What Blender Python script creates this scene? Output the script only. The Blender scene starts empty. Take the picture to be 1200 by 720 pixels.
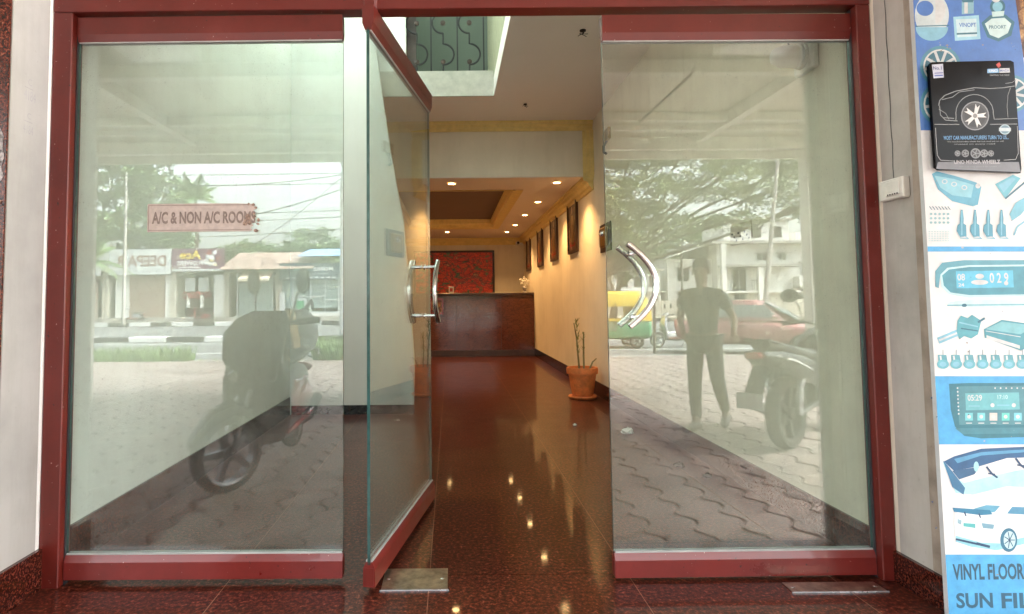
import bpy, math, random
import numpy as np
from mathutils import Vector, Matrix
R = math.radians
rnd = random.Random(7)
scene = bpy.context.scene
C = scene.collection

# ------------------------------------------------------------ camera
PITCH, ROLL = R(3.3), R(0.55)
cam_data = bpy.data.cameras.new('camera')
cam = bpy.data.objects.new('camera', cam_data); C.objects.link(cam)
cam_data.sensor_width = 36; cam_data.lens = 21.6
cam_data.shift_x = 0.0605; cam_data.shift_y = -0.0383
cam_data.clip_start = 0.05; cam_data.clip_end = 3000
_f = Vector((0, math.cos(PITCH), math.sin(PITCH))); _u = Vector((0, -math.sin(PITCH), math.cos(PITCH))); _r = Vector((1, 0, 0))
_r2 = math.cos(ROLL)*_r - math.sin(ROLL)*_u; _u2 = math.sin(ROLL)*_r + math.cos(ROLL)*_u
_m = Matrix((_r2, _u2, -_f)).transposed().to_4x4(); _m.translation = Vector((0, 0, 1.05))
cam.matrix_world = _m
scene.camera = cam

# ------------------------------------------------------------ sky and sun (bright overcast)
SUN_EL, SUN_AZ = 48, 78
world = bpy.data.worlds.new('World'); scene.world = world; world.use_nodes = True
wn = world.node_tree; wn.nodes.clear()
sky = wn.nodes.new('ShaderNodeTexSky'); sky.sky_type = 'NISHITA'; sky.sun_disc = False
sky.sun_elevation = R(SUN_EL); sky.sun_rotation = R(SUN_AZ); sky.dust_density = 6; sky.air_density = 1.4
hs = wn.nodes.new('ShaderNodeHueSaturation'); hs.inputs['Saturation'].default_value = 0.22
bg = wn.nodes.new('ShaderNodeBackground'); bg.inputs['Strength'].default_value = 0.15
wo = wn.nodes.new('ShaderNodeOutputWorld')
wn.links.new(sky.outputs[0], hs.inputs['Color']); wn.links.new(hs.outputs[0], bg.inputs[0]); wn.links.new(bg.outputs[0], wo.inputs[0])
sun_data = bpy.data.lights.new('sun', 'SUN'); sun_data.energy = 1.5; sun_data.angle = R(20); sun_data.color = (1, .985, .96)
sun = bpy.data.objects.new('sun', sun_data); C.objects.link(sun)
sd = Vector((math.sin(R(SUN_AZ))*math.cos(R(SUN_EL)), math.cos(R(SUN_AZ))*math.cos(R(SUN_EL)), math.sin(R(SUN_EL))))
sun.rotation_euler = sd.to_track_quat('Z', 'Y').to_euler()
scene.view_settings.view_transform = 'Standard'; scene.view_settings.look = 'None'
scene.view_settings.exposure = 3.55; scene.view_settings.gamma = 1.0
scene.render.engine = 'CYCLES'
cy = scene.cycles
cy.max_bounces = 14; cy.diffuse_bounces = 5; cy.glossy_bounces = 6; cy.transparent_max_bounces = 16; cy.transmission_bounces = 6
cy.use_denoising = True; cy.sample_clamp_indirect = 8; cy.caustics_reflective = False; cy.caustics_refractive = False

# ------------------------------------------------------------ materials
def nt(name):
    m = bpy.data.materials.new(name); m.use_nodes = True
    t = m.node_tree; b = t.nodes['Principled BSDF']
    return m, t, b
def N(t, kind, **kw):
    n = t.nodes.new(kind)
    for k, v in kw.items():
        if k in n.inputs: n.inputs[k].default_value = v
        else: setattr(n, k, v)
    return n
def ramp(t, fac, stops):
    r = t.nodes.new('ShaderNodeValToRGB'); e = r.color_ramp.elements
    while len(e) < len(stops): e.new(0.5)
    for k, (p, c) in enumerate(stops):
        e[k].position = p; e[k].color = (*c, 1) if len(c) == 3 else c
    t.links.new(fac, r.inputs[0]); return r
def coord(t, scale=(1, 1, 1), obj=False):
    mp = t.nodes.new('ShaderNodeMapping'); mp.inputs['Scale'].default_value = scale
    if obj:
        tc = t.nodes.new('ShaderNodeTexCoord'); t.links.new(tc.outputs['Object'], mp.inputs[0])
    else:
        g = t.nodes.new('ShaderNodeNewGeometry'); t.links.new(g.outputs['Position'], mp.inputs[0])
    return mp.outputs[0]
def mix(t, fac, a, b, mode='MIX'):
    n = t.nodes.new('ShaderNodeMix'); n.data_type = 'RGBA'; n.blend_type = mode
    for i, v in ((0, fac), (6, a), (7, b)):
        if hasattr(v, 'is_output'): t.links.new(v, n.inputs[i])
        elif i == 0: n.inputs[i].default_value = v
        else: n.inputs[i].default_value = (*v, 1)
    return n.outputs[2]
def bump(t, b, h, strength=.3, dist=.002):
    n = N(t, 'ShaderNodeBump', Strength=strength, Distance=dist); t.links.new(h, n.inputs['Height']); t.links.new(n.outputs[0], b.inputs['Normal'])

def plain(name, col, rough=.5, metal=0, var=.12, scale=12, bmp=0.0, coat=0, spec=.5, obj=True):
    """base colour with mottled wear and a little relief"""
    m, t, b = nt(name)
    co = coord(t, obj=obj)
    n1 = N(t, 'ShaderNodeTexNoise', Scale=scale, Detail=6.0, Roughness=.65); t.links.new(co, n1.inputs['Vector'])
    c0 = tuple(max(0, c*(1-var*1.6)) for c in col); c1 = tuple(min(1, c*(1+var)) for c in col)
    r = ramp(t, n1.outputs[0], [(.3, c0), (.68, c1)])
    t.links.new(r.outputs[0], b.inputs['Base Color'])
    b.inputs['Roughness'].default_value = rough; b.inputs['Metallic'].default_value = metal
    b.inputs['Coat Weight'].default_value = coat; b.inputs['Specular IOR Level'].default_value = spec
    rr = N(t, 'ShaderNodeMapRange'); rr.inputs['To Min'].default_value = max(0.02, rough-.1); rr.inputs['To Max'].default_value = min(1, rough+.12)
    t.links.new(n1.outputs[0], rr.inputs['Value']); t.links.new(rr.outputs[0], b.inputs['Roughness'])
    if bmp: bump(t, b, n1.outputs[0], bmp, .004)
    return m

def granite(name, rough=.06, dark=1.0, bright=1.0, sc=1.0):
    m, t, b = nt(name)
    co = coord(t)
    v = N(t, 'ShaderNodeTexVoronoi', Scale=230.0*sc); t.links.new(co, v.inputs['Vector'])
    n1 = N(t, 'ShaderNodeTexNoise', Scale=95.0*sc, Detail=5.0, Roughness=.75); t.links.new(co, n1.inputs['Vector'])
    n2 = N(t, 'ShaderNodeTexNoise', Scale=2.2, Detail=4.0); t.links.new(co, n2.inputs['Vector'])
    r1 = ramp(t, n1.outputs[0], [(.36, (.008, .005, .005)), (.47, (.05*dark, .010*dark, .006*dark)), (.58, (.19*dark, .040*dark, .022*dark)), (.72, (.34*bright, .15*bright, .10*bright))])
    sp = ramp(t, v.outputs['Color'], [(.0, (.45, .42, .4)), (.5, (1, 1, 1)), (1, (1.25, 1.1, 1.05))])
    c = mix(t, 1.0, r1.outputs[0], sp.outputs[0], 'MULTIPLY')
    r2 = ramp(t, n2.outputs[0], [(.3, (.78, .78, .8)), (.7, (1.1, 1.05, 1))])
    c = mix(t, 1.0, c, r2.outputs[0], 'MULTIPLY')
    t.links.new(c, b.inputs['Base Color'])
    n3 = N(t, 'ShaderNodeTexNoise', Scale=6.0, Detail=8.0, Roughness=.7); t.links.new(co, n3.inputs['Vector'])
    mr = N(t, 'ShaderNodeMapRange'); mr.inputs['From Min'].default_value = .35; mr.inputs['From Max'].default_value = .75
    mr.inputs['To Min'].default_value = rough; mr.inputs['To Max'].default_value = rough+.05
    t.links.new(n3.outputs[0], mr.inputs['Value']); t.links.new(mr.outputs[0], b.inputs['Roughness'])
    b.inputs['Specular IOR Level'].default_value = .55
    return m

def wall_paint(name, col, stain=.25, scale=1.5, streak=True, rough=.75):
    m, t, b = nt(name)
    co = coord(t)
    n1 = N(t, 'ShaderNodeTexNoise', Scale=scale, Detail=9.0, Roughness=.6); t.links.new(co, n1.inputs['Vector'])
    dk = tuple(c*(1-stain) for c in col)
    r1 = ramp(t, n1.outputs[0], [(.32, dk), (.56, col)])
    c = r1.outputs[0]
    if streak:
        co2 = coord(t, (5, 5, .6))
        n2 = N(t, 'ShaderNodeTexNoise', Scale=1.3, Detail=6.0, Roughness=.7); t.links.new(co2, n2.inputs['Vector'])
        r2 = ramp(t, n2.outputs[0], [(.3, (1-stain*.5, 1-stain*.55, 1-stain*.7)), (.55, (1, 1, 1))])
        c = mix(t, 1.0, c, r2.outputs[0], 'MULTIPLY')
    n4 = N(t, 'ShaderNodeTexNoise', Scale=60.0, Detail=4.0); t.links.new(co, n4.inputs['Vector'])
    r4 = ramp(t, n4.outputs[0], [(.25, (.72, .68, .62)), (.33, (1, 1, 1))])
    c = mix(t, stain*1.4, c, mix(t, 1.0, c, r4.outputs[0], 'MULTIPLY'))
    t.links.new(c, b.inputs['Base Color'])
    b.inputs['Roughness'].default_value = rough
    n3 = N(t, 'ShaderNodeTexNoise', Scale=45.0, Detail=6.0); t.links.new(co, n3.inputs['Vector'])
    bump(t, b, n3.outputs[0], .18, .003)
    return m

def glass_mat(name, tint=(.935, .985, .965), ior=1.78, dust=.065, obj=True):
    """thin architectural glass: clear transmission plus a Fresnel mirror on each face, and dust specks"""
    m = bpy.data.materials.new(name); m.use_nodes = True; t = m.node_tree; t.nodes.clear()
    o = t.nodes.new('ShaderNodeOutputMaterial')
    tr = N(t, 'ShaderNodeBsdfTransparent'); tr.inputs[0].default_value = (*tint, 1)
    gl = N(t, 'ShaderNodeBsdfGlossy'); gl.inputs['Roughness'].default_value = 0.0; gl.inputs[0].default_value = (.97, 1, 1, 1)
    g = t.nodes.new('ShaderNodeNewGeometry')
    mr = N(t, 'ShaderNodeMapRange'); mr.inputs['To Min'].default_value = ior; mr.inputs['To Max'].default_value = 1/ior
    t.links.new(g.outputs['Backfacing'], mr.inputs['Value'])
    fr = t.nodes.new('ShaderNodeFresnel'); t.links.new(mr.outputs[0], fr.inputs['IOR'])
    mx = t.nodes.new('ShaderNodeMixShader'); t.links.new(fr.outputs[0], mx.inputs[0]); t.links.new(tr.outputs[0], mx.inputs[1]); t.links.new(gl.outputs[0], mx.inputs[2])
    co = coord(t, obj=False)
    v = N(t, 'ShaderNodeTexVoronoi', Scale=70.0, Randomness=1.0); t.links.new(co, v.inputs['Vector'])
    n = N(t, 'ShaderNodeTexNoise', Scale=5.0, Detail=7.0, Roughness=.7); t.links.new(co, n.inputs['Vector'])
    r1 = ramp(t, v.outputs['Distance'], [(.0, (1, 1, 1)), (.10, (.8, .8, .8)), (.14, (0, 0, 0))])
    r2 = ramp(t, n.outputs[0], [(.42, (0, 0, 0)), (.8, (1, 1, 1))])
    a = mix(t, 1.0, r1.outputs[0], r2.outputs[0], 'MULTIPLY')
    ml = N(t, 'ShaderNodeMath', operation='MULTIPLY_ADD'); t.links.new(r2.outputs[0], ml.inputs[0]); ml.inputs[1].default_value = dust*.8; ml.inputs[2].default_value = dust*.25
    ad = N(t, 'ShaderNodeMath', operation='MULTIPLY_ADD', use_clamp=True); t.links.new(a, ad.inputs[0]); ad.inputs[1].default_value = .6; t.links.new(ml.outputs[0], ad.inputs[2])
    df = N(t, 'ShaderNodeBsdfDiffuse'); df.inputs[0].default_value = (.62, .66, .6, 1)
    mx2 = t.nodes.new('ShaderNodeMixShader'); t.links.new(ad.outputs[0], mx2.inputs[0]); t.links.new(mx.outputs[0], mx2.inputs[1]); t.links.new(df.outputs[0], mx2.inputs[2])
    t.links.new(mx2.outputs[0], o.inputs[0])
    return m

def emit(name, col, s):
    m, t, b = nt(name); b.inputs['Base Color'].default_value = (*col, 1)
    b.inputs['Emission Color'].default_value = (*col, 1); b.inputs['Emission Strength'].default_value = s
    return m

def leafy(name, c0, c1):
    m, t, b = nt(name)
    co = coord(t)
    n1 = N(t, 'ShaderNodeTexNoise', Scale=1.1, Detail=5.0); t.links.new(co, n1.inputs['Vector'])
    n2 = N(t, 'ShaderNodeTexWhiteNoise'); t.links.new(co, n2.inputs['Vector'])
    r = ramp(t, n1.outputs[0], [(.35, c0), (.65, c1)])
    t.links.new(r.outputs[0], b.inputs['Base Color']); b.inputs['Roughness'].default_value = .6
    b.inputs['Subsurface Weight'].default_value = 0
    return m

def paver_mat(name, col):
    m, t, b = nt(name)
    oi = t.nodes.new('ShaderNodeObjectInfo')
    co = coord(t)
    n1 = N(t, 'ShaderNodeTexNoise', Scale=30.0, Detail=8.0, Roughness=.75); t.links.new(co, n1.inputs['Vector'])
    n2 = N(t, 'ShaderNodeTexNoise', Scale=1.1, Detail=5.0); t.links.new(co, n2.inputs['Vector'])
    r1 = ramp(t, n1.outputs[0], [(.3, tuple(c*.6 for c in col)), (.7, tuple(c*1.2 for c in col))])
    r2 = ramp(t, n2.outputs[0], [(.3, (.75, .7, .68)), (.7, (1.1, 1.08, 1.05))])
    c = mix(t, 1.0, r1.outputs[0], r2.outputs[0], 'MULTIPLY')
    r3 = ramp(t, oi.outputs['Random'], [(0, (.82, .82, .82)), (1, (1.15, 1.1, 1.08))])
    c = mix(t, 1.0, c, r3.outputs[0], 'MULTIPLY')
    t.links.new(c, b.inputs['Base Color']); b.inputs['Roughness'].default_value = .8
    bump(t, b, n1.outputs[0], .5, .004)
    return m

def chipped(name, col, rough, coat=0):
    m, t, b = nt(name); co = coord(t)
    n1 = N(t,'ShaderNodeTexNoise',Scale=3.5,Detail=9.0,Roughness=.7); t.links.new(co,n1.inputs['Vector'])
    r1 = ramp(t,n1.outputs[0],[(.3,tuple(c*.68 for c in col)),(.6,col),(.8,tuple(min(1,c*1.25+.012) for c in col))])
    n2 = N(t,'ShaderNodeTexNoise',Scale=75.0,Detail=3.0,Roughness=.6); t.links.new(co,n2.inputs['Vector'])
    r2 = ramp(t,n2.outputs[0],[(.715,(0,0,0)),(.735,(1,1,1))])
    c = mix(t,r2.outputs[0],r1.outputs[0],(.42,.30,.26))
    n3 = N(t,'ShaderNodeTexNoise',Scale=52.0,Detail=3.0,Roughness=.6); t.links.new(co,n3.inputs['Vector'])
    r3 = ramp(t,n3.outputs[0],[(.27,(1,1,1)),(.30,(0,0,0))])
    c = mix(t,r3.outputs[0],c,(.03,.012,.01))
    t.links.new(c,b.inputs['Base Color']); b.inputs['Specular IOR Level'].default_value = .6; b.inputs['Coat Weight'].default_value = coat
    mr = N(t,'ShaderNodeMapRange'); mr.inputs['To Min'].default_value = rough-.1; mr.inputs['To Max'].default_value = rough+.2
    t.links.new(n1.outputs[0],mr.inputs['Value']); t.links.new(mr.outputs[0],b.inputs['Roughness']); bump(t,b,n1.outputs[0],.15,.004)
    return m

def mural(name, cols, scale):
    m, t, b = nt(name)
    co = coord(t, scale)
    n0 = N(t, 'ShaderNodeTexNoise', Scale=1.6, Detail=3.0); t.links.new(co, n0.inputs['Vector'])
    mp = mix(t, .35, co, n0.outputs['Color'], 'ADD')
    v = N(t, 'ShaderNodeTexVoronoi', Scale=2.6); t.links.new(mp, v.inputs['Vector'])
    n1 = N(t, 'ShaderNodeTexNoise', Scale=4.2, Detail=6.0, Roughness=.7); t.links.new(mp, n1.inputs['Vector'])
    r1 = ramp(t, n1.outputs[0], cols)
    v2 = N(t, 'ShaderNodeTexVoronoi', Scale=7.0, feature='DISTANCE_TO_EDGE'); t.links.new(mp, v2.inputs['Vector'])
    r2 = ramp(t, v2.outputs['Distance'], [(.0, (.25, .2, .12)), (.06, (1, 1, 1))])
    c = mix(t, 1.0, r1.outputs[0], r2.outputs[0], 'MULTIPLY')
    t.links.new(c, b.inputs['Base Color']); b.inputs['Roughness'].default_value = .35
    return m

M = {}
M['frame'] = chipped('maroon frame paint', (.145, .0125, .0075), .33)
M['rail'] = chipped('maroon rail paint', (.19, .019, .015), .26, .3)
M['jamb'] = wall_paint('jamb wall paint', (.43, .42, .40), .22, 1.8)
M['jambr'] = wall_paint('weathered jamb paint', (.52, .49, .45), .28, 2.6)
M['bare'] = wall_paint('dirty bare plaster', (.42, .35, .29), .4, 6)
M['white'] = wall_paint('interior white paint', (.86, .86, .84), .07, .8)
M['cream'] = wall_paint('interior cream paint', (.80, .73, .60), .12, 1.2)
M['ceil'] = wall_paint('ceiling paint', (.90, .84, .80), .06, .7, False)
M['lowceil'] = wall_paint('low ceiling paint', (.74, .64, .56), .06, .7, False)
M['tray'] = wall_paint('brown tray paint', (.17, .11, .09), .1, .7, False)
M['yellow'] = plain('yellow moulding paint', (.80, .62, .24), .45, var=.08, bmp=.1)
M['greenwall'] = wall_paint('stairwell green paint', (.13, .16, .125), .12, 1)
M['granite'] = granite('polished red granite', .3, .76, 1.2, .66)
M['granite'].node_tree.nodes['Principled BSDF'].inputs['Coat Weight'].default_value = .42; M['granite'].node_tree.nodes['Principled BSDF'].inputs['Coat Roughness'].default_value = .018; M['granite'].node_tree.nodes['Principled BSDF'].inputs['Specular IOR Level'].default_value = .12
_t = M['granite'].node_tree; _n = N(_t,'ShaderNodeTexNoise',Scale=2.6,Detail=9.0,Roughness=.72); _t.links.new(coord(_t),_n.inputs['Vector'])
_mr = N(_t,'ShaderNodeMapRange'); _mr.inputs['From Min'].default_value=.35; _mr.inputs['From Max'].default_value=.7; _mr.inputs['To Min'].default_value=.02; _mr.inputs['To Max'].default_value=.10
_t.links.new(_n.outputs[0],_mr.inputs['Value']); _t.links.new(_mr.outputs[0],_t.nodes['Principled BSDF'].inputs['Coat Roughness'])
M['granite2'] = granite('red granite skirting', .12, .62, .55, 1.25)
M['clad'] = granite('red granite cladding', .2, 1.1, 1.2, 1.2)
M['glass'] = glass_mat('door glass')
M['cleanglass'] = glass_mat('window glass', (.8, .88, .85), 1.5, .01)
M['gedge'] = plain('green glass edge', (.035, .10, .095), .15, var=.3, spec=.8)
M['steel'] = plain('brushed steel', (.72, .70, .68), .18, 1, .06, 30)
M['chrome'] = plain('chrome', (.85, .85, .86), .06, 1, .02)
M['plate'] = plain('worn floor spring plate', (.50, .46, .38), .3, 1, .35, 18, .2)
M['black'] = plain('black plastic', (.018, .018, .02), .45)
M['rubber'] = plain('black rubber', (.014, .014, .014), .8)
M['iron'] = plain('black iron', (.012, .012, .012), .5)
M['brass'] = plain('brass', (.45, .30, .10), .3, 1, .2)
M['wood'] = plain('dark wood', (.05, .022, .012), .35, var=.3, scale=6)
M['desk'] = mural('polished reddish stone of the desk', [(.3, (.085, .022, .011)), (.5, (.115, .032, .015)), (.75, (.16, .052, .025))], (1.5, 1.5, 3.5))
M['desk'].node_tree.nodes['Principled BSDF'].inputs['Roughness'].default_value = .10
M['mural'] = mural('red mural print', [(.30, (.02, .06, .04)), (.41, (.10, .17, .05)), (.46, (.50, .02, .01)), (.54, (.75, .09, .02)), (.60, (.10, .03, .02)), (.68, (.75, .34, .10))], (1.1, 1.1, 1.7))
M['pic'] = mural('dark picture print', [(.3, (.015, .008, .008)), (.5, (.10, .03, .015)), (.62, (.4, .22, .07)), (.75, (.6, .5, .3))], (4, 4, 3))
M['terra'] = plain('terracotta', (.74, .21, .055), .6, var=.2, scale=14, bmp=.15)
M['soil'] = plain('soil', (.04, .028, .018), .95, bmp=.5, scale=60)
M['stem'] = plain('dry green stem', (.22, .20, .09), .6, var=.3)
M['leaf'] = plain('pot plant leaf', (.20, .24, .07), .5, var=.3)
M['plastic'] = plain('white plastic', (.78, .76, .70), .35, var=.08)
M['lamp'] = emit('warm lit lamp', (1.0, .62, .25), 6)
M['diffuser'] = plain('milky diffuser', (.82, .82, .80), .3, var=.03)
M['canopy'] = wall_paint('canopy sheet paint', (.62, .58, .50), .15, .8, False)
M['beam'] = wall_paint('canopy steel paint', (.70, .68, .62), .2, 2, False, .5)
M['paver'] = paver_mat('wavy paver concrete', (.30, .245, .225))
M['concrete'] = plain('kerb concrete', (.36, .34, .31), .85, var=.2, scale=5, bmp=.4)
M['earth'] = plain('dusty ground', (.30, .25, .19), .95, var=.25, scale=.6, bmp=.5, obj=False)
M['asphalt'] = plain('asphalt', (.13, .13, .13), .85, var=.15, scale=.9, bmp=.3, obj=False)
M['roadpaint'] = plain('white road paint', (.75, .75, .72), .6, var=.15)
M['kerbblack'] = plain('black kerb paint', (.04, .04, .04), .6)
M['kerbwhite'] = plain('white kerb paint', (.72, .72, .70), .6)
M['grass'] = plain('verge grass', (.13, .22, .05), .7, var=.3)
M['foliage'] = leafy('tree foliage', (.06, .10, .035), (.13, .20, .07))
M['foliage2'] = leafy('yellowish foliage', (.10, .14, .035), (.22, .27, .08))
M['bark'] = plain('bark', (.10, .075, .055), .9, var=.3, bmp=.6, scale=8)
M['sw'] = wall_paint('weathered shop wall', (.55, .50, .42), .25, .6)
M['bw'] = wall_paint('white house wall', (.74, .73, .70), .18, .4)
M['shutter'] = plain('brown shutter', (.32, .22, .17), .6, var=.12)
M['tin'] = plain('rusty tin sheet', (.33, .23, .19), .6, var=.4, scale=1.5, bmp=.2)
M['bluetin'] = plain('blue tin sheet', (.22, .42, .70), .5, var=.15)
M['awn'] = plain('cream awning', (.62, .54, .42), .8)
M['board_w'] = plain('white signboard', (.58, .60, .61), .5, var=.06)
M['board_p'] = plain('purple signboard', (.16, .045, .11), .5)
M['board_n'] = plain('navy signboard', (.03, .07, .11), .5)
M['red_letter'] = plain('red lettering', (.35, .03, .03), .5)
M['brown_letter'] = plain('brown lettering', (.22,.09,.07), .5)
M['yel_letter'] = plain('yellow lettering', (.85, .62, .05), .5)
M['wht_letter'] = plain('white lettering', (.85, .85, .85), .5)
M['cyan_letter'] = plain('cyan lettering', (.15, .55, .65), .5)
M['darkint'] = plain('dark shop interior', (.035, .03, .028), .8, var=.3)
M['scooter_red'] = plain('dark red scooter paint', (.22, .012, .015), .2, coat=.8)
M['scooter_grey'] = plain('dark grey scooter plastic', (.05, .055, .06), .35)
M['scooter_cover'] = plain('black seat and cover vinyl', (.02, .022, .022), .5, bmp=.2)
M['silver'] = plain('silver paint', (.55, .56, .58), .25, .6)
M['lightpanel'] = plain('pale grey panel', (.50, .52, .52), .35, .2)
M['rimgrey'] = plain('dull alloy', (.16,.16,.165), .3, .7)
M['bag'] = plain('grey cloth', (.34, .35, .37), .8, bmp=.4)
M['card'] = plain('brown cardboard', (.50, .34, .18), .8)
M['headlight'] = plain('clear lamp lens', (.75, .77, .78), .08, .3)
M['taillight'] = plain('red lamp lens', (.5, .01, .01), .15, coat=.5)
M['moto'] = plain('black motorcycle paint', (.012, .012, .014), .25, coat=.12, spec=.3)
M['car_red'] = plain('faded red car paint', (.34, .12, .12), .22, coat=.8, var=.06)
M['autoyellow'] = plain('auto yellow canvas', (.80, .55, .03), .5)
M['autogreen'] = plain('auto green paint', (.03, .30, .13), .3, coat=.4)
M['skin'] = plain('brown skin', (.22, .11, .07), .5, var=.06)
M['hair'] = plain('black hair', (.008, .007, .007), .5)
M['shirt'] = plain('dark shirt cloth', (.03, .034, .03), .85, bmp=.3)
M['trouser'] = plain('dark trouser cloth', (.035, .038, .042), .85, bmp=.3)
M['shoe'] = plain('black shoe leather', (.02, .017, .015), .4)
M['eye'] = plain('eye white', (.6, .58, .55), .2)
M['litter'] = plain('crumpled paper', (.66, .66, .62), .8)
M['dryleaf'] = plain('dry leaf', (.06, .035, .02), .8)
M['paper'] = plain('pinkish sticker paper', (.50, .42, .385), .6, var=.12, scale=40)
M['ink'] = plain('faded brown ink', (.24, .19, .17), .7, var=.25, scale=60)
M['residue'] = plain('brown glue residue', (.36, .25, .20), .8, var=.5, scale=90)
M['pencil'] = plain('pencil grey', (.36, .35, .36), .8)
M['seal'] = plain('dark glazing seal', (.03, .03, .035), .5)
M['wire'] = plain('grey cable', (.08, .08, .08), .6)
M['rust'] = plain('rusty steel', (.20, .11, .07), .7, var=.3)

# ------------------------------------------------------------ mesh helpers
class MB:
    def __init__(s): s.v = []; s.f = []; s.mi = []; s.cur = 0
    def add(s, vs, fs):
        b = len(s.v); s.v += [tuple(p) for p in vs]; s.f += [tuple(b+i for i in f) for f in fs]; s.mi += [s.cur]*len(fs); return s
    def box(s, x0, x1, y0, y1, z0, z1, bev=0):
        if bev <= 0:
            return s.add([(x0,y0,z0),(x1,y0,z0),(x1,y1,z0),(x0,y1,z0),(x0,y0,z1),(x1,y0,z1),(x1,y1,z1),(x0,y1,z1)],
                         [(3,2,1,0),(4,5,6,7),(0,1,5,4),(1,2,6,5),(2,3,7,6),(3,0,4,7)])
        b = min(bev, (x1-x0)/2.01, (y1-y0)/2.01, (z1-z0)/2.01)
        import itertools
        vs = []; idx = {}
        for ix, iy, iz in itertools.product((0,1), repeat=3):
            X, Y, Z = (x0,x1)[ix], (y0,y1)[iy], (z0,z1)[iz]
            sx, sy, sz = (b,-b)[ix], (b,-b)[iy], (b,-b)[iz]
            idx[ix,iy,iz,0] = len(vs); vs.append((X, Y+sy, Z+sz))
            idx[ix,iy,iz,1] = len(vs); vs.append((X+sx, Y, Z+sz))
            idx[ix,iy,iz,2] = len(vs); vs.append((X+sx, Y+sy, Z))
        fs = []
        def q(l): fs.append(tuple(l))
        for i in (0,1):
            a = [idx[i,0,0,0], idx[i,1,0,0], idx[i,1,1,0], idx[i,0,1,0]]; q(a if i else a[::-1])
            a = [idx[0,i,0,1], idx[1,i,0,1], idx[1,i,1,1], idx[0,i,1,1]]; q(a[::-1] if i else a)
            a = [idx[0,0,i,2], idx[1,0,i,2], idx[1,1,i,2], idx[0,1,i,2]]; q(a if i else a[::-1])
        for i in (0,1):
            for j in (0,1):
                a = [idx[i,j,0,0], idx[i,j,1,0], idx[i,j,1,1], idx[i,j,0,1]]; q(a if (i ^ j) else a[::-1])
                a = [idx[i,0,j,0], idx[i,1,j,0], idx[i,1,j,2], idx[i,0,j,2]]; q(a[::-1] if (i ^ j) else a)
                a = [idx[0,i,j,1], idx[1,i,j,1], idx[1,i,j,2], idx[0,i,j,2]]; q(a if (i ^ j) else a[::-1])
        for i in (0,1):
            for j in (0,1):
                for k in (0,1):
                    a = [idx[i,j,k,0], idx[i,j,k,1], idx[i,j,k,2]]; q(a if (i ^ j ^ k) else a[::-1])
        return s.add(vs, fs)
    def prism(s, pts, axis, a, b):
        """extrude a 2-D outline along an axis; pts in the two other axes' order"""
        def P(u, v, w): return {'x': (w,u,v), 'y': (u,w,v), 'z': (u,v,w)}[axis]
        n = len(pts)
        vs = [P(u,v,a) for u,v in pts] + [P(u,v,b) for u,v in pts]
        fs = [tuple(range(n))[::-1], tuple(range(n, 2*n))] + [(i, (i+1)%n, n+(i+1)%n, n+i) for i in range(n)]
        return s.add(vs, fs)
    def tube(s, pts, r, n=8, cap=True):
        pts = [Vector(p) for p in pts]; m = len(pts)
        rs = r if isinstance(r, (list, tuple)) else [r]*m
        t0 = (pts[1]-pts[0]).normalized(); ref = Vector((0,0,1)) if abs(t0.z) < .9 else Vector((1,0,0))
        a = t0.cross(ref).normalized(); vs = []
        for i, p in enumerate(pts):
            t = (pts[min(i+1,m-1)]-pts[max(i-1,0)]).normalized()
            a = (a - t*a.dot(t)).normalized(); b = t.cross(a)
            for k in range(n):
                an = 2*math.pi*k/n; vs.append(p + (a*math.cos(an)+b*math.sin(an))*rs[i])
        fs = [(i*n+k, i*n+(k+1)%n, (i+1)*n+(k+1)%n, (i+1)*n+k) for i in range(m-1) for k in range(n)]
        if cap: fs += [tuple(range(n))[::-1], tuple((m-1)*n+k for k in range(n))]
        return s.add(vs, fs)
    def lathe(s, prof, c=(0,0,0), axis='z', n=24, a0=0, a1=2*math.pi):
        vs = []; closed = abs(a1-a0-2*math.pi) < 1e-6; kk = n if closed else n+1
        for r, h in prof:
            for k in range(kk):
                a = a0+(a1-a0)*k/n; u, v = r*math.cos(a), r*math.sin(a)
                p = {'z': (u,v,h), 'x': (h,u,v), 'y': (u,h,v)}[axis]
                vs.append((p[0]+c[0], p[1]+c[1], p[2]+c[2]))
        fs = [(i*kk+k, i*kk+(k+1)%kk, (i+1)*kk+(k+1)%kk, (i+1)*kk+k) for i in range(len(prof)-1) for k in range(n)]
        return s.add(vs, fs)
    def loft(s, secs, n=16, axis='y', cap=True, p=2.5):
        """secs: (along, cross, z, half width, half height)"""
        vs = []
        for sec in secs:
            y, x, z, hw, hh = sec[:5]; pw = sec[5] if len(sec) > 5 else p
            for k in range(n):
                a = 2*math.pi*k/n; ca, sa = math.cos(a), math.sin(a)
                u = x+hw*math.copysign(abs(ca)**(2/pw), ca); w = z+hh*math.copysign(abs(sa)**(2/pw), sa)
                vs.append((u, y, w) if axis == 'y' else (y, u, w) if axis == 'x' else (u, w, y))
        m = len(secs)
        fs = [(i*n+k, i*n+(k+1)%n, (i+1)*n+(k+1)%n, (i+1)*n+k) for i in range(m-1) for k in range(n)]
        if cap: fs += [tuple(range(n))[::-1], tuple((m-1)*n+k for k in range(n))]
        return s.add(vs, fs)
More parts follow.
